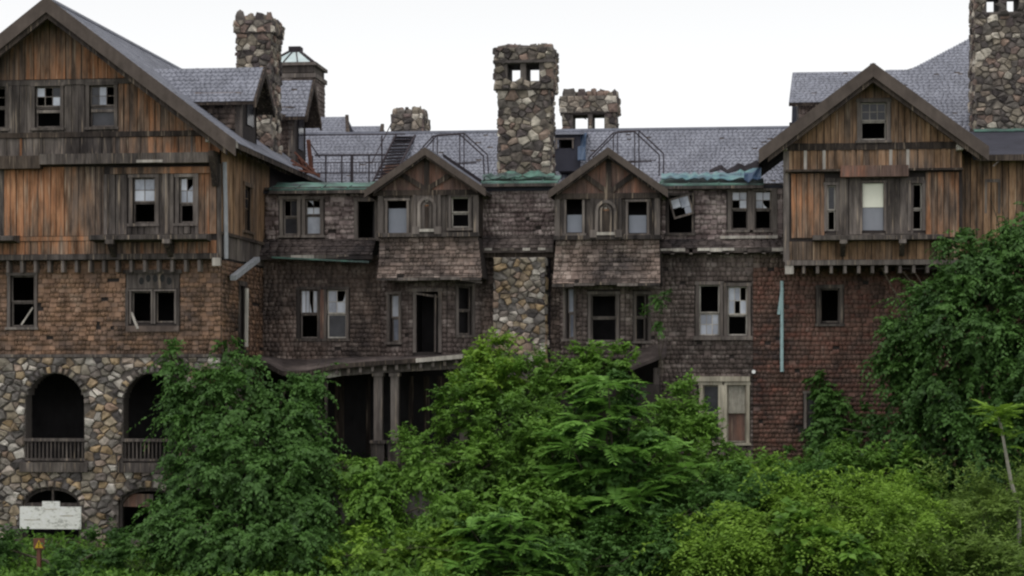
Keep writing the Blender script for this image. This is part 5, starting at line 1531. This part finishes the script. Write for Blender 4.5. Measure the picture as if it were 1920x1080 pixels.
# iron railing of the roof walkway
ra = thing('roof_railing', 'thin iron railing along the flat roof beside the fire ladder', 'railing', L3(650, 330, 76.8))
Yq = 76.8
for px in (563, 586, 611, 641, 660, 692, 716):
    MB().tube([L3(px, 345, Yq), L3(px, 292 if px not in (563, 716) else 254, Yq)], .032 if px != 660 else .06, n=5).build('rail_post', M['iron'], ra)
for a, b, y0, y1, r in ((590, 722, 291, 290, .035), (588, 722, 305, 304, .02), (590, 722, 325, 324, .025), (560, 760, 253.5, 251.5, .026)):
    MB().tube([L3(a, y0, Yq), L3(b, y1, Yq)], r, n=5).build('rail', M['iron'], ra)
for px in range(596, 720, 6):
    MB().tube([L3(px, 326, Yq), L3(px, 305, Yq)], .009, n=4).build('baluster', M['iron'], ra)
MB().tube([L3(577, 262, Yq), L3(600, 296, Yq)], .024, n=5).build('brace', M['iron'], ra)
def cage(lab, pts, Y, back):
    c = thing('roof_railing', lab, 'railing', L3(pts[0][0], pts[0][1], Y), 'pipe railings around the dormer roofs')
    for Yd, k in ((Y, 0), (Y + back, 1)):
        P = [L3(px + k * 8, py - k * 2, Yd) for px, py in pts]
        for a, b in zip(P, P[1:]): MB().tube([a, b], .026, n=5).build('rail', M['iron'], c)
        for i in range(2, len(P) - 2):
            d = P[i]; MB().tube([d, Vector((d.x, d.y, zfl))], .022, n=5).build('rail_post', M['iron'], c)
        MB().tube([P[1].lerp(P[2], .3) - Vector((0, 0, .5)), P[-2].lerp(P[-3], .3) - Vector((0, 0, .5))], .018, n=5).build('rail', M['iron'], c)
cage('hexagonal pipe railing around the left dormer gable, in front of the slates', [(772, 330), (772, 300), (812, 255), (862, 252), (906, 292), (908, 335)], 73.6, 1.4)
cage('hexagonal pipe railing around the right dormer gable, beside the blue strip', [(1104, 330), (1104, 296), (1150, 249), (1190, 247), (1236, 290), (1236, 330)], 73.6, 1.4)
# rusty collapsed rails at the end of the left eave
dbr = thing('broken_railing', 'collapsed rusty railing heap at the end of the left wing eave', 'railing', L3(570, 310, 73))
for a, b in (((545, 300), (600, 332)), ((552, 285), (596, 330)), ((560, 296), (575, 325)), ((548, 308), (590, 318)), ((578, 262), (584, 322)), ((556, 318), (600, 328))):
    MB().bar(L3(*a, 72.6), L3(*b, 72.9), .14, .06).build('rail', M['rust'], dbr)

# ================================================================ signs on the left
nb = thing('notice_board', 'large white notice board across a lower stone arch', 'sign', (XA(94, 64.05), 64.05, ZA(94, 993, 64.05)))
FN = front(64.05)
x0, x1 = XA(37, 64.05), XA(152, 64.05)
zn = lambda py: ZA(94, py, 64.05)
MB().box(FN, x0, x1, zn(992), zn(950), -.04, 0).build('board_panel', M['notice'], nb)
MB().box(FN, XA(79, 64.05), XA(112, 64.05), zn(950) + .002, zn(940), -.04, 0).build('top_tab', M['notice'], nb)
mk = MB()
for (px, py, w, h) in ((95, 955, 24, .7), (125, 967, 26, .8), (60, 975, 30, .6)):
    mk.box(FN, XA(px - w / 2, 64.05), XA(px + w / 2, 64.05), zn(py + h), zn(py - h), .002, .004)
mk.build('faded_lines', M['paint'], nb)
wsn = thing('warning_sign', 'small yellow warning triangle on a brown post in the bushes', 'sign', (XA(72, 60), 60, float(ground_z(XA(72, 60), 60))))
FW = front(60.0)
uw = XA(72, 60); zw = ZA(72, 1020, 60)
MB().box(FW, uw - .06, uw + .06, float(ground_z(uw, 60)) - .3, zw - .1, -.12, -.01).build('post', M['rust'], wsn)
MB().box(FW, uw - .16, uw + .2, zw - .16, zw + .18, -.009, .004).build('sign_plate', M['rust'], wsn)
MB().prism(FW, [(uw - .11, zw - .12), (uw + .15, zw - .12), (uw + .02, zw + .13)], .005, .02).build('warning_triangle', M['yellow'], wsn)
MB().prism(FW, [(uw + .005, zw - .04), (uw + .035, zw - .04), (uw + .04, zw + .06), (uw, zw + .06)], .021, .026).prism(FW, [(uw + .005, zw - .09), (uw + .035, zw - .09), (uw + .035, zw - .06), (uw + .005, zw - .06)], .021, .026).build('exclamation_mark', M['black'], wsn)

# ================================================================ VEGETATION
def unit(a): return a / np.maximum(1e-6, np.linalg.norm(a, axis=-1, keepdims=True))
def leaf_mesh(name, P, D, N, Ls, Ws, mat, parent, tint, kind=None, fold=.18):
    """one folded leaf per row: base P, direction D, facing N, length, width"""
    D = unit(D); S = unit(np.cross(D, N)); N = np.cross(S, D)
    L = Ls[:, None]; Wd = Ws[:, None]
    mid = P + D * L * .42
    l = mid + S * Wd * .5 + N * Wd * fold; r = mid - S * Wd * .5 + N * Wd * fold
    tip = P + D * L - N * L * .12
    V = np.stack([P, l, tip, r], 1).reshape(-1, 3)
    n = len(P); b = np.arange(n)[:, None] * 4
    idx = np.concatenate([b + np.array([0, 2, 1]), b + np.array([0, 3, 2])], 1).reshape(-1)
    return np_mesh(name, V, 3, idx, mat, parent, kind, np.repeat(tint, 4))

def lobe(px, py, Y, rx, ry, dep=None):
    """an ellipsoid lobe seen at px,py with radii rx,ry in the photograph's pixels, dep metres deep"""
    X = XA(px, Y); s = DEP(X, Y) / FPX
    return (X, Y, ZA(px, py, Y), rx * s, dep or (rx + ry) / 2 * s, ry * s)

def sprays(lobes, n, per, leaf, slen, rng, up=.35, droop=.25, rmin=.62, wide=.55, down=.35, outward=0.0, tuft=9, shoots=.07, hollow=.48):
    """leafy shoots in tufts: tufts stand on the lobes, the shoots of a tuft fan out from it, leaves sit along the shoots"""
    L = np.array(lobes, float)
    vol = (L[:, 3] * L[:, 5]) ** .9 + .02
    nc = max(3, n // tuft)
    k = rng.choice(len(L), nc, p=vol / vol.sum())
    d = rng.normal(size=(nc, 3)); d[:, 1] -= .45; d[:, 2] += .15; d = unit(d)
    rr = np.where(rng.uniform(size=nc) < .78, rng.uniform(.78, 1.02, nc), rng.uniform(rmin * .6, .8, nc))
    ph = rng.uniform(0, 6, 3)
    def nz(q, f): return np.sin(q[:, 0] * f + ph[0] + 1.3 * np.sin(q[:, 2] * f * .7)) * np.sin(q[:, 2] * f * 1.15 + ph[1] + np.sin(q[:, 0] * f * .6)) + .5 * np.sin(q[:, 1] * f + q[:, 0] * f * 1.9 + ph[2])
    Cn = L[k, :3] + d * L[k, 3:] * rr[:, None]
    lum = nz(Cn, 2.3)
    rr = rr * (1 + .16 * np.clip(lum, -1, 1))
    rr = np.where(lum < -.36, rr * hollow, rr)          # hollows between the boughs
    Cn = L[k, :3] + d * L[k, 3:] * rr[:, None]
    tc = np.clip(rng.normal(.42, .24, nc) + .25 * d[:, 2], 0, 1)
    long_ = np.where(rng.uniform(size=nc) < shoots, 2.1, 1.0)
    size = rng.uniform(.6, 1.45, nc)
    c = rng.integers(0, nc, n)
    t = unit(d[c] * .75 + rng.normal(size=(n, 3)) * .62 + np.array([0, 0, up]))
    P = Cn[c] + rng.normal(size=(n, 3)) * .07
    sl = slen * rng.uniform(.5, 1.2, n) * size[c] * np.where(rng.uniform(size=n) < .4, long_[c], 1.0)
    j = (np.arange(per) + .7) / per
    pos = P[:, None] + t[:, None] * (sl[:, None, None] * j[None, :, None])
    pos[..., 2] -= droop * sl[:, None] * j[None] ** 2
    side = unit(np.cross(t, np.array([0, 0, 1.0])) + 1e-3)
    sg = np.where(np.arange(per) % 2 == 0, 1.0, -1.0)
    dl = t[:, None] * .6 + side[:, None] * sg[None, :, None] * .85 + rng.normal(size=(n, per, 3)) * .3 + np.array([0, 0, -down])
    nn = np.array([0, -.1, .9]) + d[c][:, None] * (.35 + outward) + rng.normal(size=(n, per, 3)) * .33
    pos, dl, nn = pos.reshape(-1, 3), dl.reshape(-1, 3), nn.reshape(-1, 3)
    ll = leaf * rng.uniform(.6, 1.3, len(pos)) * np.repeat(.8 + .3 * size[c] / 1.4, per)
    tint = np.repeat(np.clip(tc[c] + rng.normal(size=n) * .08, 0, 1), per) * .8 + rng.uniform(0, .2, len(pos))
    return pos, dl, nn, ll, ll * wide, tint

def stems(base, lobes, r0, rng, parent, name='trunk', mat='bark'):
    mb = MB(); b = Vector(base)
    for L in lobes:
        c = Vector(L[:3]) + Vector((0, 0, L[5] * .4))
        m1 = b.lerp(c, .4) + Vector((rng.normal() * .25, rng.normal() * .2, .2)); m2 = b.lerp(c, .75) + Vector((rng.normal() * .2, 0, .1))
        mb.tube([b + Vector((rng.normal() * .12, rng.normal() * .12, -.2)), m1, m2, c], r0, r0 * .25, 6)
        for _ in range(5):
            e = Vector(L[:3]) + Vector((rng.normal() * L[3] * .5, rng.normal() * L[4] * .5, rng.normal() * L[5] * .5))
            mb.tube([m2, m2.lerp(e, .5) + Vector((0, 0, .1)), e, e + (e - m2) * rng.uniform(.1, .5) + Vector((rng.normal() * .1, -.1, .15))], r0 * .35, r0 * .06, 5)
    return mb.build(name, M[mat], parent)

def shrub(name, label, cat, lobes, n, per, leaf, slen, mat, seed, r0=.06, group=None, base=None, **kw):
    rng = np.random.default_rng(seed)
    if base is None:
        x = float(np.mean([l[0] for l in lobes])); y = float(np.mean([l[1] for l in lobes])) + .3; base = (x, y, float(ground_z(x, y)))
    t = thing(name, label, cat, base, group)
    trunk = 'trunk' if 'tree' in name else 'stem'
    stems(base, lobes, r0, rng, t, trunk)
    P, D, N, Ls, Ws, tint = sprays(lobes, n, per, leaf, slen, rng, **kw)
    g = ground_z(P[:, 0], P[:, 1]); P[:, 2] = np.maximum(P[:, 2], g + .03)
    leaf_mesh('crown', P, D, N, Ls, Ws, M[mat], t, tint)
    return t

# ---- compound fronds, each a part of its plant
FROND = {}
def frond_meshes(mat, pairs=9, droop=.5, lw=.22, ll=.3):
    key = (mat, pairs, droop)
    if key in FROND: return FROND[key]
    out = []
    for v in range(5):
        rng = np.random.default_rng(100 + v)
        V, Fc, T = [], [], []
        def rc_(s): return np.array([s, .03 * math.sin(v + s * 3), .22 * s - droop * s * s])
        pts = [rc_(i / 6) for i in range(7)]
        for i in range(6):                                  # rachis as a flat narrow strip, folded
            a, b = pts[i], pts[i + 1]; k = len(V)
            w = .010
            V += [a + (0, w, 0), a - (0, w, 0), b - (0, w, 0), b + (0, w, 0)]; Fc += [(k, k + 1, k + 2, k + 3)]; T += [.2] * 4
        for i in range(pairs + 1):
            s = .16 + .84 * i / pairs; p = rc_(s)
            for sg in ((1, -1) if i < pairs else (0,)):
                L = ll * (1 - .45 * abs(s - .5)) * rng.uniform(.85, 1.15)
                d = np.array([.62 if sg else 1.0, sg * 1.0, -.32 + rng.normal() * .12]); d /= np.linalg.norm(d)
                sd_ = np.cross(d, [0, 0, 1.0]); sd_ /= np.linalg.norm(sd_)
                W_ = L * lw; k = len(V)
                V += [p, p + d * L * .35 + sd_ * W_ + (0, 0, .012), p + d * L, p + d * L * .35 - sd_ * W_ + (0, 0, .012)]
                Fc += [(k, k + 2, k + 1), (k, k + 3, k + 2)]; T += [rng.uniform(.2, .8)] * 4
        me = bpy.data.meshes.new('frond'); me.from_pydata([tuple(map(float, p)) for p in V], [], Fc)
        at = me.attributes.new('tint', 'FLOAT', 'POINT'); at.data.foreach_set('value', np.array(T, np.float32))
        me.materials.append(M[mat]); out.append(me)
    FROND[key] = out
    return out

def frond_plant(name, label, cat, tips, per, flen, mat, seed, base=None, r0=.05, fill=None, pairs=9, droop=.5, group=None, lift=.25, front_only=True, limit=300):
    """tips: ends of the shoots (x,y,z); every tip carries a whorl of fronds"""
    rng = np.random.default_rng(seed)
    if base is None:
        x = float(np.mean([q[0] for q in tips])); y = float(np.mean([q[1] for q in tips])) + .3; base = (x, y, float(ground_z(x, y)))
    t = thing(name, label, cat, base, group)
    mb = MB(); b = Vector(base)
    ms = frond_meshes(mat, pairs, droop)
    k = 0
    for q in tips:
        e = Vector(q)
        mb.tube([b + Vector((rng.normal() * .15, rng.normal() * .15, -.2)), b.lerp(e, .5) + Vector((rng.normal() * .15, 0, .15)), e], r0, r0 * .3, 5)
        a0 = rng.uniform(0, 6.28)
        for i in range(per):
            if k >= limit: break
            az = a0 + 6.283 * i / per + rng.normal() * .25
            el = lift + rng.normal() * .22
            x = Vector((math.cos(az) * math.cos(el), math.sin(az) * math.cos(el), math.sin(el)))
            z0 = Vector((0, 0, 1)); y = z0.cross(x).normalized(); z = x.cross(y)
            s = flen * rng.uniform(.75, 1.2)
            p = e - Vector((0, 0, .12 * i / per))
            o = link('frond', ms[int(rng.integers(5))], t); k += 1
            o.matrix_basis = Matrix(((x.x * s, y.x * s, z.x * s, p.x), (x.y * s, y.y * s, z.y * s, p.y), (x.z * s, y.z * s, z.z * s, p.z), (0, 0, 0, 1)))
    mb.build('stem', M['bark'], t)
    if fill:
        fl = [(q[0], q[1] + .2, q[2], q[3] * .75, q[4] * .7, q[5] * .75) for q in fill[0]]
        P, D, N, Ls, Ws, tint = sprays(fl, *fill[1:], rng, rmin=.2)
        g = ground_z(P[:, 0], P[:, 1]); P[:, 2] = np.maximum(P[:, 2], g + .03)
        leaf_mesh('foliage', P, D, N, Ls, Ws, M['leaf_dark'], t, tint)
    return t
def tips_in(lobes, n, seed, rmin=.55):
    rng = np.random.default_rng(seed); L = np.array(lobes); vol = (L[:, 3] * L[:, 5]); out = []
    best = []
    for _ in range(n):
        cand = None; bd = -1
        for _k in range(12):
            k = rng.choice(len(L), p=vol / vol.sum()); d = rng.normal(size=3); d[1] -= .7; d[2] += .3; d /= np.linalg.norm(d)
            p = L[k, :3] + d * L[k, 3:] * rng.uniform(rmin, 1)
            m = min([np.linalg.norm(p - q) for q in out], default=9)
            if m > bd: bd, cand = m, p
        out.append(cand)
    return [tuple(map(float, p)) for p in out]

# -- left: vines climbing over a small tree in front of the corner of the left wing
vl_ = [lobe(455, 705, 65.0, 50, 34, 1.0), lobe(378, 715, 63.4, 42, 42, .7), lobe(425, 785, 62.8, 78, 75, 1.4), lobe(535, 750, 65.0, 55, 44, 1.2), lobe(545, 820, 64.4, 62, 60, 1.3), lobe(560, 880, 63.0, 72, 52, 1.3),
       lobe(370, 890, 61.8, 68, 66, 1.1), lobe(460, 900, 61.4, 120, 85, 1.7), lobe(570, 965, 61.5, 62, 66, 1.2), lobe(345, 985, 60.4, 75, 52, 1.1), lobe(460, 1025, 59.7, 165, 55, 1.5), lobe(322, 690, 63.5, 10, 26, .25), lobe(345, 775, 63.4, 22, 50, .4), lobe(428, 655, 64.2, 13, 24, .3), lobe(322, 668, 63.6, 7, 18, .2), lobe(590, 730, 65.2, 14, 34, .4)]
t = shrub('vine_covered_tree', 'tall dark tree smothered in vines against the left wing corner', 'tree', vl_, 4600, 13, .135, .6, 'leaf_dark', 1, .09, hollow=.6, tuft=8, shoots=.15, up=.25, droop=.6, wide=.72, down=.75, outward=.35, base=(XA(450, 63), 63.5, float(ground_z(XA(450, 63), 63.5))))
shrub('leafy_shrub', 'low dark bush below the notice board at the bottom left', 'shrub', [lobe(205, 1045, 59.5, 95, 45, 1.2), lobe(120, 1075, 58.5, 60, 25, .9), lobe(20, 1045, 61, 40, 35, .8)], 420, 12, .17, .55, 'leaf_dark', 2)
# -- middle: vines over the terrace wall
tw = thing('terrace_wall', 'old grey terrace wall mostly hidden under bright creeper', 'wall', (XA(700, 63.4), 63.4, 0))
MB().box(front(63.4), XA(615, 63.4), XA(830, 63.4), -.2, ZA(720, 925, 63.4), -.5, 0).build('wall_face', M['stucco'], tw)
MB().box(front(63.4), XA(612, 63.4), XA(833, 63.4), ZA(720, 925, 63.4) + .002, ZA(720, 918, 63.4), -.55, .06).build('coping', M['stucco'], tw)
MB().box(front(62.9), XA(640, 62.9), XA(668, 62.9), -.2, ZA(655, 952, 62.9), -.4, 0).box(front(62.9), XA(636, 62.9), XA(672, 62.9), ZA(655, 952, 62.9) + .002, ZA(655, 944, 62.9), -.44, .04).build('pier', M['stucco'], tw)
shrub('creeper', 'bright green creeper spilling over the terrace wall below the porch', 'vine', [lobe(700, 890, 64.0, 95, 34, 1.1), lobe(640, 900, 63.6, 40, 40, .7), lobe(700, 970, 62.6, 42, 75, .7), lobe(790, 900, 63.8, 60, 50, .9), lobe(830, 985, 62.4, 40, 60, .7)], 1500, 12, .13, .45, 'leaf_mid', 3, .035, up=.1, droop=.7, wide=.75, down=.8, outward=.4)
shrub('creeper', 'yellowish creeper along the bottom edge right of the dark vine tree', 'vine', [lobe(720, 1050, 60.0, 120, 45, 1.2), lobe(640, 1060, 60.2, 50, 30, .9), lobe(840, 1020, 60.5, 60, 50, 1.0)], 640, 12, .16, .55, 'leaf_bright', 4, .03, up=.2, droop=.5, wide=.7, down=.5)
# -- middle: bushes before the stone panel
shrub('leafy_shrub', 'bright topped bush right in front of the stone panel', 'shrub', [lobe(917, 668, 66.0, 36, 26, .7), lobe(925, 720, 65.8, 60, 45, 1.0), lobe(886, 700, 66, 20, 24, .5)], 640, 12, .155, .45, 'leaf_bright', 5, .05, wide=.6)
shrub('leafy_shrub', 'wide dark bush covering the right half of the porch', 'shrub', [lobe(900, 790, 65.0, 75, 75, 1.3), lobe(1000, 760, 65.0, 75, 75, 1.3), lobe(878, 730, 65.6, 26, 32, .6), lobe(800, 858, 64.6, 70, 48, 1.1), lobe(930, 880, 64.0, 110, 65, 1.5), lobe(1030, 860, 63.8, 60, 80, 1.2), lobe(1010, 705, 65.6, 50, 35, .8)], 2500, 13, .145, .6, 'leaf_mid', 6, .07, wide=.55)
shrub('leafy_shrub', 'slim bush below the right canted bay', 'shrub', [lobe(1105, 665, 67.0, 26, 30, .5), lobe(1150, 680, 66.9, 45, 28, .6), lobe(1100, 715, 66.4, 60, 40, .8), lobe(1060, 700, 66.4, 40, 34, .7)], 420, 12, .17, .5, 'leaf_mid', 7, .045)
ail = [lobe(1150, 740, 62.6, 75, 55, 1.3), lobe(1130, 810, 62.0, 90, 70, 1.6), lobe(1190, 870, 61.6, 105, 70, 1.7), lobe(1100, 900, 61.6, 75, 65, 1.4), lobe(1150, 950, 61.2, 110, 45, 1.6)]
frond_plant('feathery_tree', 'young feathery tree with long compound fronds in the middle foreground', 'tree', tips_in(ail, 33, 9), 9, 1.0, 'leaf_blue', 9, (XA(1150, 62.6), 62.6, float(ground_z(XA(1150, 62.6), 62.6))), .06, (ail, 520, 12, .24, .5), 10, .55)
shrub('leafy_shrub', 'rounded bush under the cream framed ground floor window', 'shrub', [lobe(1285, 770, 66.6, 50, 55, .9), lobe(1320, 830, 66.0, 48, 50, .9), lobe(1250, 830, 65.4, 50, 70, .9), lobe(1385, 885, 65.5, 70, 40, 1.0), lobe(1300, 890, 64.5, 80, 45, 1.1)], 1400, 12, .145, .5, 'leaf_mid', 10, .05)
shrub('wall_creeper', 'dark creeper clinging to the reddish shingle wall beside the lowest window', 'vine', [lobe(1545, 735, 69.6, 30, 34, .3), lobe(1575, 765, 69.5, 36, 30, .35), lobe(1560, 805, 69.3, 40, 40, .45), lobe(1610, 800, 69.3, 30, 34, .4), lobe(1540, 850, 68.6, 55, 32, .7)], 560, 11, .14, .38, 'leaf_dark', 11, .025, up=.1, droop=.5, wide=.75, down=.7, outward=.4)
# -- right: the tree draped in creeper
tr = [lobe(1860, 490, 66.0, 85, 62, 1.6), lobe(1940, 460, 65.8, 75, 70, 1.6), lobe(1905, 425, 66.2, 40, 28, .9), lobe(1790, 540, 66.2, 72, 55, 1.5), lobe(1720, 590, 66.6, 56, 56, 1.1), lobe(1690, 660, 66.6, 40, 80, .9), lobe(1830, 630, 65.4, 110, 85, 1.8), lobe(1695, 740, 66.4, 46, 85, .9), lobe(1780, 740, 65.6, 95, 100, 1.6), lobe(1920, 600, 65.2, 90, 110, 1.6), lobe(1920, 740, 64.8, 90, 100, 1.6), lobe(1720, 820, 66, 75, 65, 1.1), lobe(1870, 840, 64.6, 110, 80, 1.5)]
shrub('creeper_draped_tree', 'big dark tree draped in creeper hiding the right wing', 'tree', tr, 5600, 13, .14, .65, 'leaf_dark', 12, .13, hollow=.58, tuft=8, up=.2, droop=.55, wide=.66, down=.65, outward=.2, base=(XA(1820, 66.5), 66.5, float(ground_z(XA(1820, 66.5), 66.5))))
shrub('leafy_shrub', 'bush between the brown shingle wall and the draped tree', 'shrub', [lobe(1640, 870, 66.0, 90, 45, 1.2), lobe(1560, 890, 65.6, 70, 40, 1.1), lobe(1690, 900, 65.0, 80, 45, 1.2), lobe(1480, 905, 65.5, 60, 32, .9)], 1100, 12, .135, .5, 'leaf_mid', 13, .05)
# -- right: sprawling mound of bright vine, hedge of weeds at the right edge
mound = [lobe(1480, 960, 60.6, 130, 70, 2.0), lobe(1600, 950, 61.0, 130, 70, 2.0), lobe(1400, 1010, 59.6, 120, 60, 1.7), lobe(1540, 1040, 59.0, 170, 60, 2.0), lobe(1690, 1000, 60.0, 100, 70, 1.8), lobe(1350, 1060, 59.0, 110, 45, 1.5), lobe(1660, 930, 61.6, 80, 36, 1.4)]
shrub('sprawling_vine', 'broad bright mound of sprawling vine in the right foreground', 'vine', mound, 2900, 16, .125, 1.05, 'leaf_bright', 14, .03, up=.7, droop=.75, wide=.46, down=.35, rmin=.75, shoots=.2, hollow=.3)
shrub('leafy_shrub', 'dark bush left of the bright vine mound, below the feathery tree', 'shrub', [lobe(1270, 990, 60.4, 70, 60, 1.3), lobe(1220, 1050, 59.4, 80, 45, 1.3), lobe(1130, 1040, 59.8, 90, 50, 1.3), lobe(1310, 930, 61.8, 60, 40, 1.1)], 1200, 12, .145, .55, 'leaf_dark', 15, .05)
shrub('leafy_shrub', 'cool green bush at the back edge of the bright vine mound under the brown wall', 'shrub', [lobe(1430, 925, 62.0, 70, 40, 1.0), lobe(1530, 905, 62.6, 60, 34, .9), lobe(1390, 960, 60.6, 45, 40, .8)], 760, 12, .15, .5, 'leaf_dark', 20, .04)
shrub('broadleaf_weed', 'patch of broad leaved weeds in the lower middle of the bright mound', 'weeds', [lobe(1560, 1040, 57.6, 60, 34, .7), lobe(1480, 1000, 58.4, 40, 26, .6)], 130, 8, .27, .5, 'leaf_mid', 22, .02, up=.6, wide=.8, down=.3)
bs = [lobe(950, 1010, 59.4, 85, 48, 1.2), lobe(1000, 1050, 58.8, 70, 35, 1.1), lobe(900, 1050, 58.9, 50, 32, 1.0)]
frond_plant('feathery_shrub', 'light feathery sumac like shrub at the bottom centre', 'shrub', tips_in(bs, 26, 16), 9, .72, 'leaf_blue', 16, None, .03, (bs, 300, 12, .2, .45), 10, .6)
shrub('leafy_shrub', 'leafy bush at the bottom between feathery shrub and terrace wall', 'shrub', [lobe(880, 960, 61.5, 60, 40, 1.0), lobe(990, 950, 61.4, 70, 40, 1.1), lobe(1060, 970, 61, 50, 40, 1)], 480, 12, .17, .55, 'leaf_mid', 17, .04)
shrub('dry_weeds', 'olive and brownish weeds at the right edge below the sapling', 'weeds', [lobe(1830, 960, 61.0, 110, 60, 1.5), lobe(1910, 930, 61.4, 60, 60, 1.2), lobe(1790, 1040, 59.4, 110, 55, 1.5), lobe(1900, 1050, 59.0, 80, 50, 1.3)], 1100, 14, .13, .9, 'leaf_olive', 18, .025, up=.8, droop=.35, wide=.42, down=.1)
# the bare-stemmed sapling
sp = (XA(1912, 60.4), 60.4, float(ground_z(XA(1912, 60.4), 60.4)))
sap = thing('sapling', 'spindly sapling with bare pale stem and bright feathery top at the right edge', 'tree', sp)
e = L3(1876, 795, 60.0)
path = [Vector(sp) + Vector((0, 0, -.2)), L3(1910, 950, 60.3), L3(1896, 905, 60.2), L3(1886, 850, 60.1), e, L3(1866, 770, 60.0)]
MB().tube(path, .075, .03, 7).build('trunk', M['curtain'], sap)
rg = np.random.default_rng(5); ms = frond_meshes('leaf_bright', 9, .5)
for i in range(26):
    az = rg.uniform(0, 6.28); el = rg.uniform(-.1, .8); x = Vector((math.cos(az) * math.cos(el), math.sin(az) * math.cos(el), math.sin(el)))
    y = Vector((0, 0, 1)).cross(x).normalized(); z = x.cross(y); s = rg.uniform(.6, 1.0); p = path[-1].lerp(e, rg.uniform(0, 1))
    if i > 18: p = path[3].lerp(path[4], rg.uniform(.2, 1))
    o = link('frond', ms[int(rg.integers(5))], sap)
    o.matrix_basis = Matrix(((x.x * s, y.x * s, z.x * s, p.x), (x.y * s, y.y * s, z.y * s, p.y), (x.z * s, y.z * s, z.z * s, p.z), (0, 0, 0, 1)))
# a creeper strand on the corner of the right canted bay
shrub('bay_creeper', 'thin creeper strand hanging at the right corner of the canted bay', 'vine', [lobe(1238, 560, 68.3, 12, 30, .2), lobe(1232, 600, 68.3, 16, 24, .2), lobe(1210, 596, 68.2, 12, 10, .15)], 45, 9, .13, .3, 'leaf_dark', 19, .015, up=.1, droop=.5, base=(XA(1240, 68.9), 68.9, ZA(1240, 690, 68.9)))
rng = np.random.default_rng(77)
P, D, N, Ls, Ws, T = [], [], [], [], [], []
mv = [o for o in COL.objects if o.name == 'sprawling_vine'][0]
mb = MB()
for i in range(46):
    L_ = mound[int(rng.integers(len(mound)))]
    a = rng.uniform(-1.2, 1.2); d0 = np.array([math.sin(a), -.5 * math.cos(a), 0]); st_ = np.array([L_[0] + rng.normal() * L_[3] * .5, L_[1] - .3, L_[2] + L_[5] * rng.uniform(.5, .95)])
    ln = rng.uniform(.9, 2.0); up_ = rng.uniform(.5, 1.1)
    q = [st_ + d0 * ln * s + np.array([0, 0, up_ * ln * (s - 1.15 * s * s)]) for s in np.linspace(0, 1, 9)]
    mb.tube([Vector(map(float, p)) for p in q], .012, .005, 4)
    for s in np.linspace(.1, 1, 24):
        p = st_ + d0 * ln * s + np.array([0, 0, up_ * ln * (s - 1.15 * s * s)])
        P.append(p); D.append(d0 * .6 + rng.normal(size=3) * .7 + np.array([0, 0, -.15])); N.append(np.array([0, -.1, 1]) + rng.normal(size=3) * .3); Ls.append(rng.uniform(.1, .2)); T.append(rng.uniform(.6, 1))
mb.build('runner', M['leaf_olive'], mv)
Ls = np.array(Ls); leaf_mesh('runner_leaves', np.array(P), np.array(D), np.array(N), Ls, Ls * .5, M['leaf_bright'], mv, np.array(T))
# -- ground cover everywhere between them
rng = np.random.default_rng(30)
n = 60000
Yg_ = 54 + 15.5 * rng.uniform(0, 1, n) ** 1.1
tt = (rng.uniform(-60, 1990, n) - 960) / FPX
Xg = Yg_ * (tt * CS - SN) / (CS + tt * SN) + CAMX
lump = .5 + .5 * np.sin(Xg * 1.9 + np.sin(Yg_ * 1.3) * 2) * np.sin(Yg_ * 2.1 + Xg * .6)
keep = ~((Xg < XRC + .2) & (Yg_ > YS0 - .1))
hgt_ = rng.uniform(0, .6, n) * (.2 + .8 * lump)
P = np.stack([Xg, Yg_, ground_z(Xg, Yg_) + hgt_], -1)[keep]; n = len(P)
D = unit(rng.normal(size=(n, 3)) + np.array([0, -.3, .1])); N = np.array([0, -.2, 1]) + rng.normal(size=(n, 3)) * .5
Ls = rng.uniform(.1, .24, n)
oc = leaf_mesh('ground_cover', P, D, N, Ls, Ls * .55, M['leaf_mid'], None, np.clip(rng.normal(.4, .2, n), 0, 1), 'stuff')
